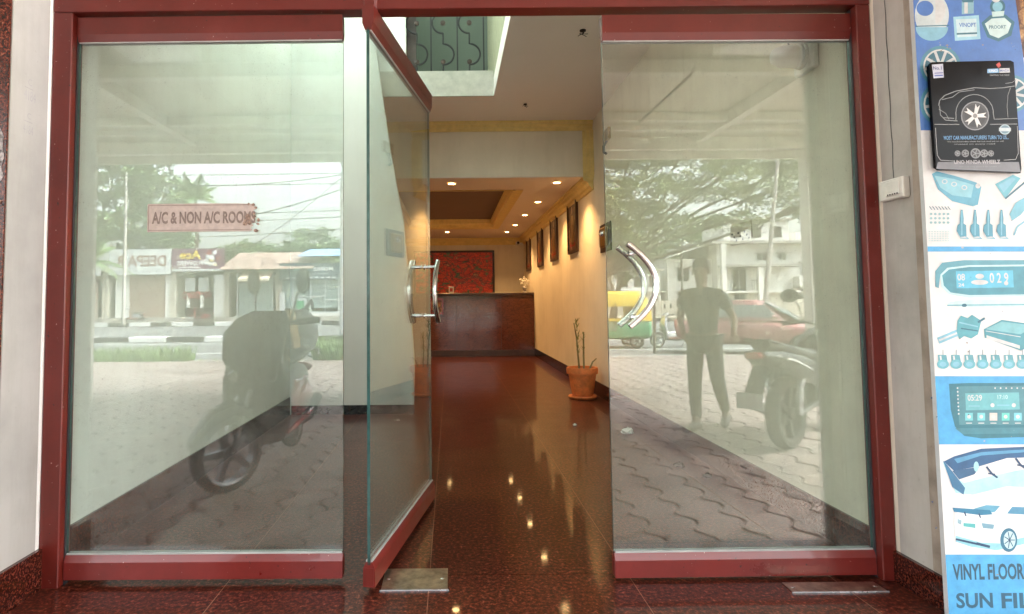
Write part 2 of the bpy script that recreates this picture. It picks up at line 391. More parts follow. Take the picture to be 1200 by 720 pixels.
    def ball(s, c, rx, ry=None, rz=None, n=12, m=8):
        ry = ry or rx; rz = rz or rx
        vs = [(c[0], c[1], c[2]-rz)]; 
        for i in range(1, m):
            p = -math.pi/2+math.pi*i/m
            for k in range(n):
                a = 2*math.pi*k/n; vs.append((c[0]+rx*math.cos(p)*math.cos(a), c[1]+ry*math.cos(p)*math.sin(a), c[2]+rz*math.sin(p)))
        vs.append((c[0], c[1], c[2]+rz)); t = len(vs)-1
        fs = [(0, 1+(k+1)%n, 1+k) for k in range(n)]
        fs += [(1+i*n+k, 1+i*n+(k+1)%n, 1+(i+1)*n+(k+1)%n, 1+(i+1)*n+k) for i in range(m-2) for k in range(n)]
        fs += [(t, 1+(m-2)*n+k, 1+(m-2)*n+(k+1)%n) for k in range(n)]
        return s.add(vs, fs)
    def build(s, name, mats, parent=None, smooth=False, loc=None, rot=None):
        me = bpy.data.meshes.new(name); me.from_pydata(s.v, [], s.f)
        if not isinstance(mats, (list, tuple)): mats = [mats]
        for m in mats: me.materials.append(m if not isinstance(m, str) else M[m])
        if len(mats) > 1: me.polygons.foreach_set('material_index', s.mi)
        if smooth is not False:
            me.polygons.foreach_set('use_smooth', [True]*len(me.polygons))
        import bmesh
        if len(s.f) < 60000:
            bm = bmesh.new(); bm.from_mesh(me); bmesh.ops.recalc_face_normals(bm, faces=bm.faces); bm.to_mesh(me); bm.free()
        if smooth is not False and len(s.f) < 60000:
            try: me.set_sharp_from_angle(angle=R(38))
            except Exception: pass
        o = bpy.data.objects.new(name, me); C.objects.link(o)
        if parent is not None: o.parent = parent
        if loc is not None: o.location = loc
        if rot is not None: o.rotation_euler = rot
        return o

def tag(o, label=None, cat=None, group=None, kind=None):
    if label: o['label'] = label
    if cat: o['category'] = cat
    if group: o['group'] = group
    if kind: o['kind'] = kind
    return o
def empty(name, label, cat, loc=(0,0,0), rz=0, group=None):
    o = bpy.data.objects.new(name, None); C.objects.link(o); o.empty_display_size = .1
    o.location = loc; o.rotation_euler = (0,0,rz); return tag(o, label, cat, group)
def struct(o): o['kind'] = 'structure'; return o
def kids(o): return [c for c in bpy.data.objects if c.parent == o]
def copy_tree(o, parent=None):
    c = o.copy(); C.objects.link(c); c.parent = parent
    for ch in kids(o): copy_tree(ch, c)
    return c
def shape(pts, origin, right, up, name, mat, parent=None, off=0.0):
    """flat printed outline on a plane"""
    o, r, u = Vector(origin), Vector(right), Vector(up); n = r.cross(u).normalized()
    mb = MB(); mb.add([o + r*a + u*b + n*off for a, b in pts], [tuple(range(len(pts)))])
    return mb.build(name, mat, parent)
def text(s, origin, right, up, width, height, mat, parent=None, name='lettering', ext=.0004, bold=.0, skew=0, tagname=None):
    cu = bpy.data.curves.new('t', 'FONT'); cu.body = s; cu.size = 1; cu.extrude = 0; cu.offset = bold; cu.resolution_u = 3
    to = bpy.data.objects.new('t', cu); C.objects.link(to)
    dg = bpy.context.evaluated_depsgraph_get(); me = bpy.data.meshes.new_from_object(to.evaluated_get(dg))
    bpy.data.objects.remove(to); bpy.data.curves.remove(cu)
    co = np.empty(len(me.vertices)*3); me.vertices.foreach_get('co', co); co = co.reshape(-1,3)
    x0, x1 = co[:,0].min(), co[:,0].max(); y0, y1 = co[:,1].min(), co[:,1].max()
    ax = (co[:,0]-x0)/(x1-x0)*width; ay = (co[:,1]-y0)/(y1-y0)*height; ax = ax+skew*ay
    o, r, u = np.array(origin, float), np.array(right, float), np.array(up, float)
    nn = np.cross(r, u); nn /= np.linalg.norm(nn)
    w = o + ax[:,None]*r + ay[:,None]*u + nn*ext
    me.vertices.foreach_set('co', w.ravel()); me.materials.clear(); me.materials.append(M[mat] if isinstance(mat, str) else mat); me.name = name
    me.update()
    ob = bpy.data.objects.new(name, me); C.objects.link(ob)
    if parent is not None: ob.parent = parent
    return ob

# ============================================================ THE BUILDING
XL, XR = -1.55, 1.66           # side walls of the hall
YD = 2.40                      # plane of the glass
# ---- polished granite floor, slabs with hairline joints
bed = struct(MB().box(-1.75, 1.86, 2.06, 14, -.18, -.022).build('floor', 'concrete'))
xs = [-1.60, -.855, -.09, .674, 1.43, 1.70]; ys = [2.05, 2.44, 4.55, 6.7, 8.9, 11.1, 13.75]
for i in range(len(xs)-1):
    for j in range(len(ys)-1):
        MB().box(xs[i]+.0007, xs[i+1]-.0007, ys[j]+.0007, ys[j+1]-.0007, -.02, 0).build('granite_slab', 'granite', bed)
mbj = MB()
for x in xs[1:-1]: mbj.box(x-.0012, x+.0012, 2.05, 13.7, -.02, .0006)
for y in ys[2:-1]: mbj.box(-1.6, 1.7, y-.0007, y+.0007, -.02, .0003)
mbj.build('joint_filler', plain('pale joint filler', (.26, .12, .07), .6), bed)
step = struct(MB().box(-2.9, 2.6, 2.028, 2.058, -.18, -.004).build('step_front', 'granite2'))
for a, b in ((-2.9, -1.62), (1.72, 2.6)):
    struct(MB().box(a, b, 2.059, 2.12, -.18, -.004).build('step_front', 'granite2'))

# ---- walls
def wall(name, mb, mat, parent=None): return struct(mb.build(name, mat, parent)) if parent is None else mb.build(name, mat, parent)
wr = wall('wall_right', MB().box(XR, XR+.2, 2.10, 2.335, 0, 3.2), 'jambr')
MB().box(XR-.004, XR, 2.094, 2.175, .115, 3.19).build('plaster_strip', 'bare', wr)
MB().box(XR-.016, XR-.0005, 2.095, 2.36, .0005, .112).build('skirting', 'granite2', wr)
wall('hall_wall_right', MB().box(XR, XR+.2, 2.336, 14, 0, 3.9), 'cream')
sk = MB().box(XR-.012, XR-.0005, 2.445, 6.55, .0005, .150).build('skirting', 'granite2'); struct(sk)
struct(MB().box(XR-.012, XR-.0005, 6.552, 12.2, .0005, .150).build('skirting', plain('dark skirting stone', (.02, .012, .01), .15)))
wl = wall('wall_left', MB().box(XL-.2, XL, 2.135, 2.335, 0, 3.2), 'jamb')
MB().box(XL+.0005, XL+.016, 2.13, 2.36, .0005, .148).build('skirting', 'granite2', wl)
wall('hall_wall_left', MB().box(XL-.2, XL, 2.336, 14, 0, 6.2), 'white')
struct(MB().box(XL+.0005, XL+.012, 2.445, 5.93, .0005, .168).build('skirting', 'granite2'))
# pencil marks on the left jamb
for (z, s) in ((1.83, 1.0), (1.705, .85)):
    text('C', (XL+.001, 2.222, z+.038), (0,1,0), (0,0,1), .020, .026*s, 'pencil', wl, 'pencil_mark', .0006)
    MB().box(XL+.0002, XL+.0012, 2.207, 2.25, z+.027, z+.0285).build('pencil_mark', 'pencil', wl)
    text('4184', (XL+.001, 2.202, z-.018), (0,1,0), (0,0,1), .062*s, .038*s, 'pencil', wl, 'pencil_mark', .0006)
# facade fronts
clad = wall('facade_left', MB().box(-2.9, XL-.2, 2.16, 2.4, 0, 4.5), 'bare')
for k in range(6):
    for q in range(3):
        MB().box(-1.553-.45*(q+1)+.001, -1.553-.45*q-.001, 2.128, 2.16, k*.62+.001, (k+1)*.62-.001).build('granite_panel', 'clad', clad)
wall('facade_right', MB().box(XR+.2, 3.2, 2.10, 2.4, 0, 4.5), 'jambr')
wall('facade_head', MB().box(-2.9, 3.2, 2.33, 2.47, 3.2, 6.2), 'white')
hd = wall('door_head_wall', MB().box(XL-.2, XR+.2, 2.355, 2.47, 2.272, 3.2), 'jamb')
# white smear and wire hook on the granite at left
t = empty('wire_hook', 'bent grey wire hook sticking out of the red granite at far left', 'hook', (-1.57, 2.126, 1.42))
MB().tube([(0,0,0),(-.006,-.02,-.012),(.004,-.035,.006),(.022,-.045,.03)], .0022, 6).build('wire', 'wire', t, True)
MB().ball((0,.0,0), .006).build('nail', 'rust', t, True)
shape([(-.03,.02),(.000,.03),(.012,.05),(.002,.08),(.011,.12),(.004,.15),(.008,.19),(-.006,.22),(-.03,.24)], (-1.57, 2.127, 1.46), (1,0,0), (0,0,1), 'paint_smear', plain('smeared whitewash', (.40,.37,.38), .8, var=.6, scale=60), clad, .0004)

# ceiling of the front hall with the stair opening
ce = struct(MB().box(.46, XR, 2.47, 7.0, 3.14, 3.33).build('ceiling', 'ceil'))
MB().box(XL, .4599, 2.47, 3.2, 3.14, 3.33).build('ceiling_slab', 'ceil', ce)
MB().box(XL, .4599, 6.12, 7.0, 3.14, 3.329).build('ceiling_slab', 'ceil', ce)
MB().box(XL, .459, 6.10, 6.119, 3.14, 3.40).build('opening_edge', plain('dull edge paint', (.52,.50,.45), .8, obj=False), ce)
# upper storey round the opening
wall('upper_wall', MB().box(.46, .60, 3.2, 6.98, 3.331, 6.2), plain('greenish plaster', (.40,.40,.27), .8))
wall('upper_wall', MB().box(XL, -.43, 6.12, 6.3, 3.331, 6.2), 'white')
wall('upper_wall', MB().box(-2.2, .60, 7.0, 7.2, 3.331, 6.2), 'greenwall')
wall('upper_wall', MB().box(XL, .459, 3.0, 3.19, 3.331, 6.2), 'white')
uc = struct(MB().box(-2.2, 1.0, 2.47, 3.3, 6.2, 6.35).build('upper_ceiling', 'white'))
MB().box(-2.2,-1.5,3.301,6.7,6.2,6.35).build('ceiling_slab','white',uc); MB().box(.44,1.0,3.301,6.7,6.2,6.35).build('ceiling_slab','white',uc); MB().box(-2.2,1.0,6.701,7.2,6.2,6.35).build('ceiling_slab','white',uc)
t = empty('skylight','glazed skylight over the stair opening','skylight',(0,0,0))
MB().box(-1.5,.44,3.3,6.7,6.36,6.372).build('pane','cleanglass',t)  # glazed roof opening, added out of view to bring daylight into the hall
# stair pier : wall facing the door, right edge leaning
pts = [(XL,.0),(-.365,.0),(-.352,.45),(-.40,1.2),(-.45,1.85),(-.56,2.45),(-.655,3.1),(-.735,3.76),(-.9,6.2),(XL,6.2)]
pier = wall('stair_wall', MB().prism(pts, 'y', 5.95, 6.09), 'white')
MB().prism([(XL+.02,.0005),(-.352,.0005),(-.356,.085),(XL+.02,.085)], 'y', 5.935, 5.949).build('skirting', plain('black skirting tile', (.012,.01,.01), .25), pier)

# bulkhead beam
bk = wall('bulkhead', MB().box(XL, XR, 7.001, 7.4, 2.50, 3.9), 'cream')
mb = MB()
for k, (w, d) in enumerate(((.115, .018), (.075, .034), (.038, .052))):
    mb.box(XL+.001, XR-.0015-k*.0007, 7.0-d, 7.0-d+.02, 3.139-w, 3.1385-k*.0004)
mb.build('moulding', 'yellow', bk)
for sgn, xw in ((1, XR), (-1, XL)):
    mb = MB()
    for k, (w, d) in enumerate(((.12, .018), (.082, .034), (.042, .052))):
        a, b = (xw-w, xw-.002) if sgn > 0 else (xw+.002, xw+w)
        mb.box(a, b, 7.0-d-.001, 7.0-d+.019, 2.44+.03*k, 3.02)
    mb.build('moulding', 'yellow', bk)
# cornice along hall walls and back wall (below the low ceiling)
prof = [(0,0),(.0,-.15),(.02,-.15),(.03,-.12),(.05,-.105),(.06,-.07),(.09,-.05),(.095,-.03),(.12,-.02),(.12,0)]
def cornice(p0, p1, inward, mat, parent):
    d = Vector(inward); vs = []
    for P in (p0, p1):
        for u, v in prof: vs.append(Vector(P)+d*u+Vector((0,0,v)))
    n = len(prof); mb = MB()
    mb.add(vs, [(i, (i+1)%n, n+(i+1)%n, n+i) for i in range(n)] + [tuple(range(n))[::-1], tuple(range(n,2*n))])
    return mb.build('cornice', mat, parent)
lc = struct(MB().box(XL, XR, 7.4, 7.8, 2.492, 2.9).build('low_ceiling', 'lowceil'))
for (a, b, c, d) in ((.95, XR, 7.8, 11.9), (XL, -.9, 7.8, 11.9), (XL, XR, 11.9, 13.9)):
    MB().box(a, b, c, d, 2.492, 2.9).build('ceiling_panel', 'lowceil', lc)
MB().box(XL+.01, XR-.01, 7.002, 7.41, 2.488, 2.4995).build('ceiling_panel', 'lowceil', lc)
MB().box(-.92, .97, 7.78, 11.92, 2.66, 2.9).build('tray_ceiling', 'tray', lc)
mb = MB()
o4 = [(-.899,7.801),(.949,7.801),(.949,11.899),(-.899,11.899)]; i4 = [(-.78,7.92),(.83,7.92),(.83,11.78),(-.78,11.78)]; j4 = [(-.74,7.96),(.79,7.96),(.79,11.74),(-.74,11.74)]
lev = [(o4, 2.485), (i4, 2.50), (i4, 2.56), (j4, 2.575), (j4, 2.66)]
vs = [(x,y,z) for p, z in lev for x, y in p]
mb.add(vs, [(i*4+k, i*4+(k+1)%4, (i+1)*4+(k+1)%4, (i+1)*4+k) for i in range(4) for k in range(4)])
mb.build('tray_moulding', 'yellow', lc)
cornice((XR-.001, 7.0, 2.4915), (XR-.001, 13.7, 2.4915), (-1,0,0), 'yellow', lc)
cornice((XL+.001, 7.0, 2.4915), (XL+.001, 13.7, 2.4915), (1,0,0), 'yellow', lc)
cornice((XL, 13.699, 2.4915), (XR, 13.699, 2.4915), (0,-1,0), 'yellow', lc)
wall('back_wall', MB().box(XL-.2, XR+.2, 13.7, 13.9, 0, 3.2), 'cream')

# downlights
spots = [(.03,7.3),(1.29,7.3),(1.27,8.75),(1.24,10.05),(1.22,11.35),(1.17,12.45),(-.05,12.35),(-1.2,8.75),(-1.2,10.05),(-1.2,11.35)]
words = ['left one behind the bulkhead beam', 'right one behind the bulkhead beam', 'second in the row above the pictures', 'third in the row above the pictures', 'fourth in the row above the pictures', 'last one in the right row by the desk', 'lone one above the reception desk', 'first of the left row behind the tray', 'middle of the left row behind the tray', 'far one of the left row behind the tray']
dl0 = None
for i, (x, y) in enumerate(spots):
    z = 2.487 if i < 2 else 2.491
    if dl0 is None:
        dl0 = empty('downlight', None, 'downlight', (x,y,z))
        MB().lathe([(.058,0),(.058,-.006),(.046,-.010),(.040,-.004)], n=20).build('trim_ring', 'plastic', dl0, True)
        MB().lathe([(.0001,-.005),(.040,-.005)], n=20).build('bulb', 'lamp', dl0)
        d = dl0
    else:
        d = copy_tree(dl0); d.location = (x,y,z)
    d['label'] = 'small round warm recessed downlight, ' + words[i]; d['group'] = 'ceiling downlights'
    L = bpy.data.lights.new('downlight_lamp', 'SPOT'); L.energy = 4.6; L.color = (1, .56, .21); L.spot_size = R(120); L.spot_blend = .8; L.shadow_soft_size = .04
    lo = bpy.data.objects.new('downlight_lamp', L); C.objects.link(lo); lo.parent = d; lo.location = (0,0,-.02)

# reception desk
t = empty('reception_desk', 'long reception desk clad in polished reddish brown stone', 'desk', (0,12.2,0))
MB().box(XL+.01, 1.655, 0, .08, 0.0005, 1.20).build('front', 'desk', t)
MB().box(XL+.01, 1.64, .081, .6, .02, 1.15).build('carcass', 'wood', t)
MB().box(XL+.01, 1.655, -.05, .62, 1.2015, 1.25, .008).build('counter_top', 'wood', t)
MB().box(XL+.01, 1.655, -.012, -.0005, .001, .12).build('kick_board', 'wood', t)
for x in (-.75, .12, 1.0): MB().box(x-.004, x+.004, -.003, -.0002, .121, 1.19).build('joint_strip', 'wood', t)
t = empty('desk_card', 'small white card holder standing on the reception desk', 'card holder', (.02,12.3,1.25))
MB().box(-.05,.05,0,.02,0.0005,.13,.003).build('card', 'plastic', t); MB().box(-.03,.03,-.002,-.0002,.03,.1).build('print', 'red_letter', t)
t = empty('notice_frame', 'small red framed notice on the front of the desk', 'notice', (-.27,12.14,.99))
MB().box(-.13,.13,0,.045,-.16,.16).build('frame', 'scooter_red', t); MB().box(-.10,.10,-.003,-.0005,-.12,.12).build('sheet', 'pic', t)
t = empty('flower_ornament', 'silver and white flower ornament on the right end of the desk', 'ornament', (1.50,12.35,1.25))
MB().lathe([(.001,0.0005),(.05,0.0005),(.03,.03),(.05,.10),(.03,.14),(.0,.14)], n=12).build('vase', 'silver', t, True)
mb = MB()
for k in range(26):
    a, e, r_ = rnd.uniform(0,6.28), rnd.uniform(.1,1.4), rnd.uniform(.07,.15)
    p = Vector((math.cos(a)*math.cos(e)*r_, math.sin(a)*math.cos(e)*r_, .15+math.sin(e)*r_*1.2)); mb.ball(p, .018, n=6, m=4); mb.tube([(0,0,.13), p], .002, 3)
mb.build('flowers', 'plastic', t, True)

# pictures
def picture(name, w, h, mat, label, loc, rz, group=None, fw=.045):
    t = empty(name, label, 'picture', loc, rz, group)
    f = MB()
    for (a,b,c,d) in ((-w/2,w/2,h/2-fw,h/2),(-w/2,w/2,-h/2,-h/2+fw),(-w/2,-w/2+fw,-h/2+fw,h/2-fw),(w/2-fw,w/2,-h/2+fw,h/2-fw)):
        f.box(a,b,-.035,0,c,d,.004)
    f.build('frame', 'wood', t); MB().box(-w/2+fw,w/2-fw,-.02,-.002,-h/2+fw,h/2-fw).build('print', mat, t)
    return t
picture('mural_painting', 1.80, 1.0, 'mural', 'wide dark framed red and green mural painting behind the desk', (.09,13.695,1.72), 0)
pm = ['nearest the door beside the bulkhead', 'second from the door', 'third from the door', 'farthest from the door by the back wall']
for i, y in enumerate((8.17, 9.65, 11.15, 12.8)):
    t = picture('wall_picture', .60, .76, 'pic', 'tall dark framed picture on the right wall, ' + pm[i], (XR-.001, y, 2.08 if i < 3 else 2.09), R(-90), 'framed pictures in a row on the right wall')
    FG = Vector((XR-.0235, y, 2.08))
    for nm, ol, mt in (('printed_figure', [(-.09,-.27),(.10,-.27),(.07,-.1),(.10,.04),(.06,.12),(-.05,.13),(-.10,.03),(-.06,-.08)], 'brass'), ('printed_head', [(.04*math.cos(a*.7),.19+.055*math.sin(a*.7)) for a in range(9)], 'awn'), ('printed_base', [(-.16,-.29),(.17,-.29),(.15,-.24),(-.14,-.24)], 'red_letter')):
        shape([(-a, b) for a, b in ol][::-1] if False else ol, FG, (0,-1,0), (0,0,1), nm, mt, None).parent = t
        o = [c for c in kids(t) if c.name.startswith(nm)][-1]; o.matrix_parent_inverse = (Matrix.Translation(t.location) @ t.rotation_euler.to_matrix().to_4x4()).inverted()

t = empty('wall_camera', 'small white dome camera high in the back right corner', 'camera', (1.50,13.55,2.36))
MB().box(.05,.15,.1,.145,-.03,.03).build('bracket','plastic',t); MB().loft([(-.12,0,0,.035,.035),(.06,0,0,.04,.04),(.1,.04,0,.03,.03)],12,'y',p=2).build('housing','plastic',t,True); MB().lathe([(.001,-.125),(.026,-.125),(.03,-.119)],axis='y',n=12).build('lens','black',t)

# potted plant
t = empty('potted_plant', 'terracotta pot on the granite floor with a spindly plant', 'potted plant', (1.44,6.80,0))
MB().lathe([(.001,.001),(.14,.001),(.155,.02),(.15,.03),(.11,.03)], n=28).build('saucer', 'terra', t, True)
MB().lathe([(.001,.031),(.105,.031),(.115,.05),(.150,.26),(.150,.265),(.168,.268),(.172,.31),(.166,.335),(.150,.335),(.146,.30),(.001,.295)], n=32).build('pot', 'terra', t, True)
MB().lathe([(.001,.302),(.145,.302)], n=16).build('soil', 'soil', t)
for (dx, top, lean) in ((-.03,.82,(-.05,.0)),(.02,.72,(.01,.02)),(.07,.43,(.09,.0))):
    mb = MB().tube([(dx,0,.29),(dx+lean[0]*.3,lean[1],.29+(top-.29)*.4),(dx+lean[0]*.5,lean[1],.29+(top-.29)*.7),(dx+lean[0],lean[1],top)], [.011,.010,.009,.006], 6)
    mb.build('stem', 'stem', t, True)
mb = MB()
for k in range(46):
    z = rnd.uniform(.46,.84); a = rnd.uniform(0,6.28); l = rnd.uniform(.04,.085); dx = -.05 if z > .7 else rnd.choice((-.04,.02))
    p = Vector((dx,0,z)); q = p+Vector((math.cos(a)*l*.7, math.sin(a)*l*.7, l*.7)); s_ = Vector((-math.sin(a),math.cos(a),0))*.007
    mb.add([p-s_, p+s_, q+s_*.2, q-s_*.2], [(0,1,2,3)])
lf = mb.build('leaves', 'leaf', t); lf['kind'] = 'stuff'

# things on the right wall seen through the glass
t = empty('wall_lamp', 'white bulkhead lamp with dome cover high on the right wall', 'lamp', (XR-.001, 2.76, 2.165))
MB().box(-.035,0,-.075,.075,-.075,.075,.008).build('base_plate','plastic',t)
MB().lathe([(.050,-.035),(.055,-.06),(.050,-.065),(.050,-.13),(.035,-.165),(.012,-.178),(.0005,-.18)], axis='x', n=20).build('dome','diffuser',t,True)
MB().lathe([(.058,-.035),(.060,-.052),(.056,-.053)], axis='x', n=20).build('ring','plastic',t,True)
MB().tube([(-.02,.07,.03),(-.02,.12,.09),(-.005,.16,.13)],.004,6).build('cable','wire',t,True)
t = empty('brass_wall_light', 'brass fitting with a dark back plate on the right wall by the door edge', 'wall light', (XR-.001, 6.48, 1.73))
MB().box(-.015,0,-.22,.22,-.15,.15,.004).build('back_plate','wood',t); MB().box(-.05,-.0155,-.15,.12,-.11,.11,.02).build('shade','brass',t); MB().lathe([(.001,-.08),(.03,-.075),(.04,-.05)],(0,-.02,.04),'x',14).build('knob','chrome',t,True)
t = empty('wall_hook', 'small dark hook fitting high on the right wall', 'hook', (XR-.001, 6.3, 2.72))
MB().box(-.03,0,-.10,.10,0,.12,.004).build('plate','brass',t); MB().tube([(-.02,0,0),(-.05,0,-.06),(-.05,0,-.12),(-.02,0,-.14)],.014,6).build('hook','iron',t,True)
t = empty('fuse_panel', 'flat yellowish sticker panel on the right wall behind the glass', 'panel', (XR-.001, 3.48, 1.43))
MB().box(-.006,0,-.13,.13,-.06,.062,.002).build('sheet','awn',t)
for k in range(9): MB().box(-.0075,-.0062,-.11+.025*k,-.095+.025*k,-.04+.02*(k%3),-.03+.02*(k%3)).build('print','darkint',t)
# ceiling leftovers
for (x,y,lab) in ((1.04,4.62,'bare wires hanging from the ceiling near the door'),(.81,6.37,'small ceiling hook close to the bulkhead')):
    t = empty('ceiling_hook', lab, 'hook', (x,y,3.14)); MB().lathe([(.035,0),(.035,-.012),(.01,-.02)],n=12).build('rose','iron',t,True)
    mb = MB()
    for k in range(4): mb.tube([(0,0,-.01),(rnd.uniform(-.05,.05),rnd.uniform(-.03,.03),-.035),(rnd.uniform(-.06,.06),rnd.uniform(-.05,.05),-.06)],.004,5)
    mb.build('wire','iron',t,True)
    t.scale = ((.55,)*3) if y > 5 else ((.7,)*3)

# stair railing above the opening
t = empty('stair_railing', 'black iron railing with curled bars above the stair opening', 'railing', (0,6.17,3.40))
def arc(cx, cz, r, a0, a1, n=14): return [(cx+r*math.cos(R(a0+(a1-a0)*k/n)), 0, cz+r*math.sin(R(a0+(a1-a0)*k/n))) for k in range(n+1)]
MB().box(-.43,.46,-.012,.012,0,.02).build('bottom_rail','iron',t)
MB().box(-.43,.46,-.02,.02,.98,1.02).build('top_rail','iron',t)
for k in range(4):
    x = -.28+.27*k
    if x > .5: break
    MB().box(x+.10,x+.114,-.006,.006,.02,.98).build('bar','iron',t)
    MB().tube([(x-.04,0,.02),(x-.04,0,.09)]+arc(x-.04,.20,.11,-90,90)+[(x-.04,0,.40)]+[(-.0+x-.04,0,.42)]+arc(x-.04,.53,.11,270,90)[0:]+[(x-.04,0,.98)], .0095, 6).build('scroll','iron',t,True)
    for z in (.12,.53): MB().lathe([(.0005,-.012),(.026,-.008),(.026,.008),(.0005,.012)],(x-.04,0,z),'y',12).build('rosette','wood',t,True)
MB().box(-.43,-.33,.08,.12,0,1.2).build('post','wood',t)

# ============================================================ DOOR FRAME AND GLASS DOORS
t = empty('door_frame', 'maroon painted metal frame around the glass entrance', 'door frame', (0,0,0))
FY0, FY1 = 2.352, 2.425
MB().box(XL+.002, -1.474, FY0, FY1, .0005, 2.206, .003).build('jamb','frame',t)
MB().box(-1.4737, -1.4705, 2.385, 2.412, .0, 2.2).build('glazing_seal','seal',t)
MB().box(1.604, XR-.002, FY0, FY1, .0005, 2.206, .003).build('jamb','frame',t)
MB().box(1.6005, 1.6037, 2.385, 2.412, .0, 2.2).build('glazing_seal','seal',t)
MB().box(XL+.002, XR-.002, FY0-.002, FY1, 2.2065, 2.27, .003).build('header','frame',t)
MB().box(-.335,-.275, FY0-.012, 2.42, 2.165, 2.275, .012).build('pivot_block','frame',t)

def door_leaf(name, label, cat, L, hinge, ang, top=(2.10,2.196), bot=(.022,.110), handle=None, group=None, steelrail=True):
    """leaf along local +x, hinge end at x=0"""
    t = empty(name, label, cat, hinge, ang, group)
    g = MB(); g.box(0, L, -.006, .006, bot[1]-.01, top[0]+.01); g.mi = [1,1,0,1,0,1]
    g.build('glass_pane', ['glass','gedge'], t)
    def rail(z0, z1, up):
        h = z1-z0
        if up: pr = [(-.0225,z0),(.0225,z0),(.0225,z0+h*.72),(.012,z1),(-.012,z1),(-.0225,z0+h*.72)]
        else: pr = [(-.0225,z1),(-.0225,z0+h*.28),(-.012,z0),(.012,z0),(.0225,z0+h*.28),(.0225,z1)][::-1]
        return MB().prism(pr, 'x', 0, L)
    r = rail(bot[0], bot[1], True).build('bottom_rail','rail',t)
    rt = rail(top[0], top[1], False).build('top_rail','frame',t)
    for sy in (-1, 1):
        MB().box(.004, L-.004, sy*.0095-.003, sy*.0095+.003, bot[1]+.0005, bot[1]+.006).build('gasket','lightpanel',r)
        MB().box(.004, L-.004, sy*.0095-.003, sy*.0095+.003, top[0]-.005, top[0]-.0005).build('gasket','lightpanel',rt)
    for sx in ((.0,L)):
        MB().box(sx-.002 if sx == 0 else sx-.0005, sx+.0005 if sx == 0 else sx+.002, -.018, .018, bot[0]+.006, bot[1]-.02).build('end_cap','frame',r)
    if handle:
        hx, bulge = handle
        z0, z1 = .955, 1.27; zc = (z0+z1)/2; hh = (z1-z0)/2
        for sy in (-1, 1):
            pts = []
            for k in range(15):
                u = -1+2*k/14; pts.append((hx+bulge*(1-u*u), sy*.07, zc+hh*u))
            h = MB().tube(pts, .0125, 12).build('handle','steel',t,True)
            for u in (-.80,.80):
                x_ = hx+bulge*(1-u*u)
                MB().tube([(x_, sy*.0065, zc+hh*u),(x_, sy*.064, zc+hh*u)], .008, 10).build('standoff','chrome',h,True)
                MB().tube([(x_, sy*.0062, zc+hh*u),(x_, sy*.011, zc+hh*u)], .015, 12).build('washer','chrome',h,True)
    return t
# the three leaves
door_leaf('glass_door', 'left fixed glass panel carrying the peeling room sticker', 'glass panel', 1.053, (-1.469, YD, 0), R(-.4), group='glass leaves of the entrance')
door_leaf('glass_door', 'middle glass door standing open into the hall', 'glass door', 1.052, (-.306, 2.296, 0), math.atan2(3.326-2.290, -.113+.306), handle=(.945, -.085), group='glass leaves of the entrance')
door_leaf('glass_door', 'right glass door with a bowed steel handle, nearly closed', 'glass door', 0.989, (1.600, YD+.004, 0), R(180+.5), handle=(.925, -.105), group='glass leaves of the entrance', bot=(.012,.100), top=(2.085,2.185))
# floor springs
for (x0,x1,y0,y1,lab) in ((-.265,-.02,2.315,2.495,'worn steel floor spring plate at the foot of the open door'),(1.22,1.56,2.27,2.345,'flat steel floor spring plate under the right door')):
    t = empty('floor_spring', lab, 'floor plate', ((x0+x1)/2,(y0+y1)/2,0), 0, 'floor spring cover plates')
    w, d = (x1-x0)/2, (y1-y0)/2
    MB().box(-w,w,-d,d,.0006,.004,.001).build('cover_plate','plate',t)
    MB().box(-w-.004,w+.004,-d-.004,-d-.0002,.0004,.005).build('edge_lip','silver',t)
    for sx in (-1,1): MB().lathe([(.0005,.0055),(.007,.005),(.008,.0042)],(sx*(w-.02),0,0),'z',12).build('screw','chrome',t,True)

# sticker on the left pane
gl = empty('glass_sticker', 'peeling pinkish sticker about rooms on the left glass panel', 'sticker', (-1.182, YD-.0125, 1.338))
pts = [(0,0),(.12,.001),(.30,-.001),(.400,.0)]
edge = [(.402,.0),(.412,.006),(.402,.014),(.415,.022),(.408,.03),(.425,.036),(.412,.045),(.421,.055),(.409,.064),(.424,.072),(.414,.082),(.428,.090),(.417,.1),(.422,.108)]
outline = [(0,0)]+[(.05*k, .0008*(k%2)) for k in range(1,8)]+edge+[(.35,.1105),(.2,.1115),(.0,.1115)]
mb = MB(); mb.prism(outline, 'y', 0, .0006)
mb.build('paper','paper',gl)
for (a,b,c,d) in ((.004,.40,.1035,.1055),(.004,.40,.006,.008),(.004,.006,.006,.105)): MB().box(a,b,-.0006,-.0001,c,d).build('border_line','ink',gl)
text('A/C & NON A/C ROOMS', (.018,-.0003,.032), (1,0,0), (0,0,1), .405, .048, 'ink', gl, ext=.0004, bold=.035)
for k in range(16):
    x = .39+rnd.uniform(-.012,.045); z = rnd.uniform(.0,.11); r_ = rnd.uniform(.004,.013)
    shape([(x+r_*rnd.uniform(.5,1.2)*math.cos(a*.9), z+r_*rnd.uniform(.5,1.2)*math.sin(a*.9)) for a in range(7)], (0,-.0012-k*.00005,0), (1,0,0),(0,0,1),'glue_patch','residue',gl)

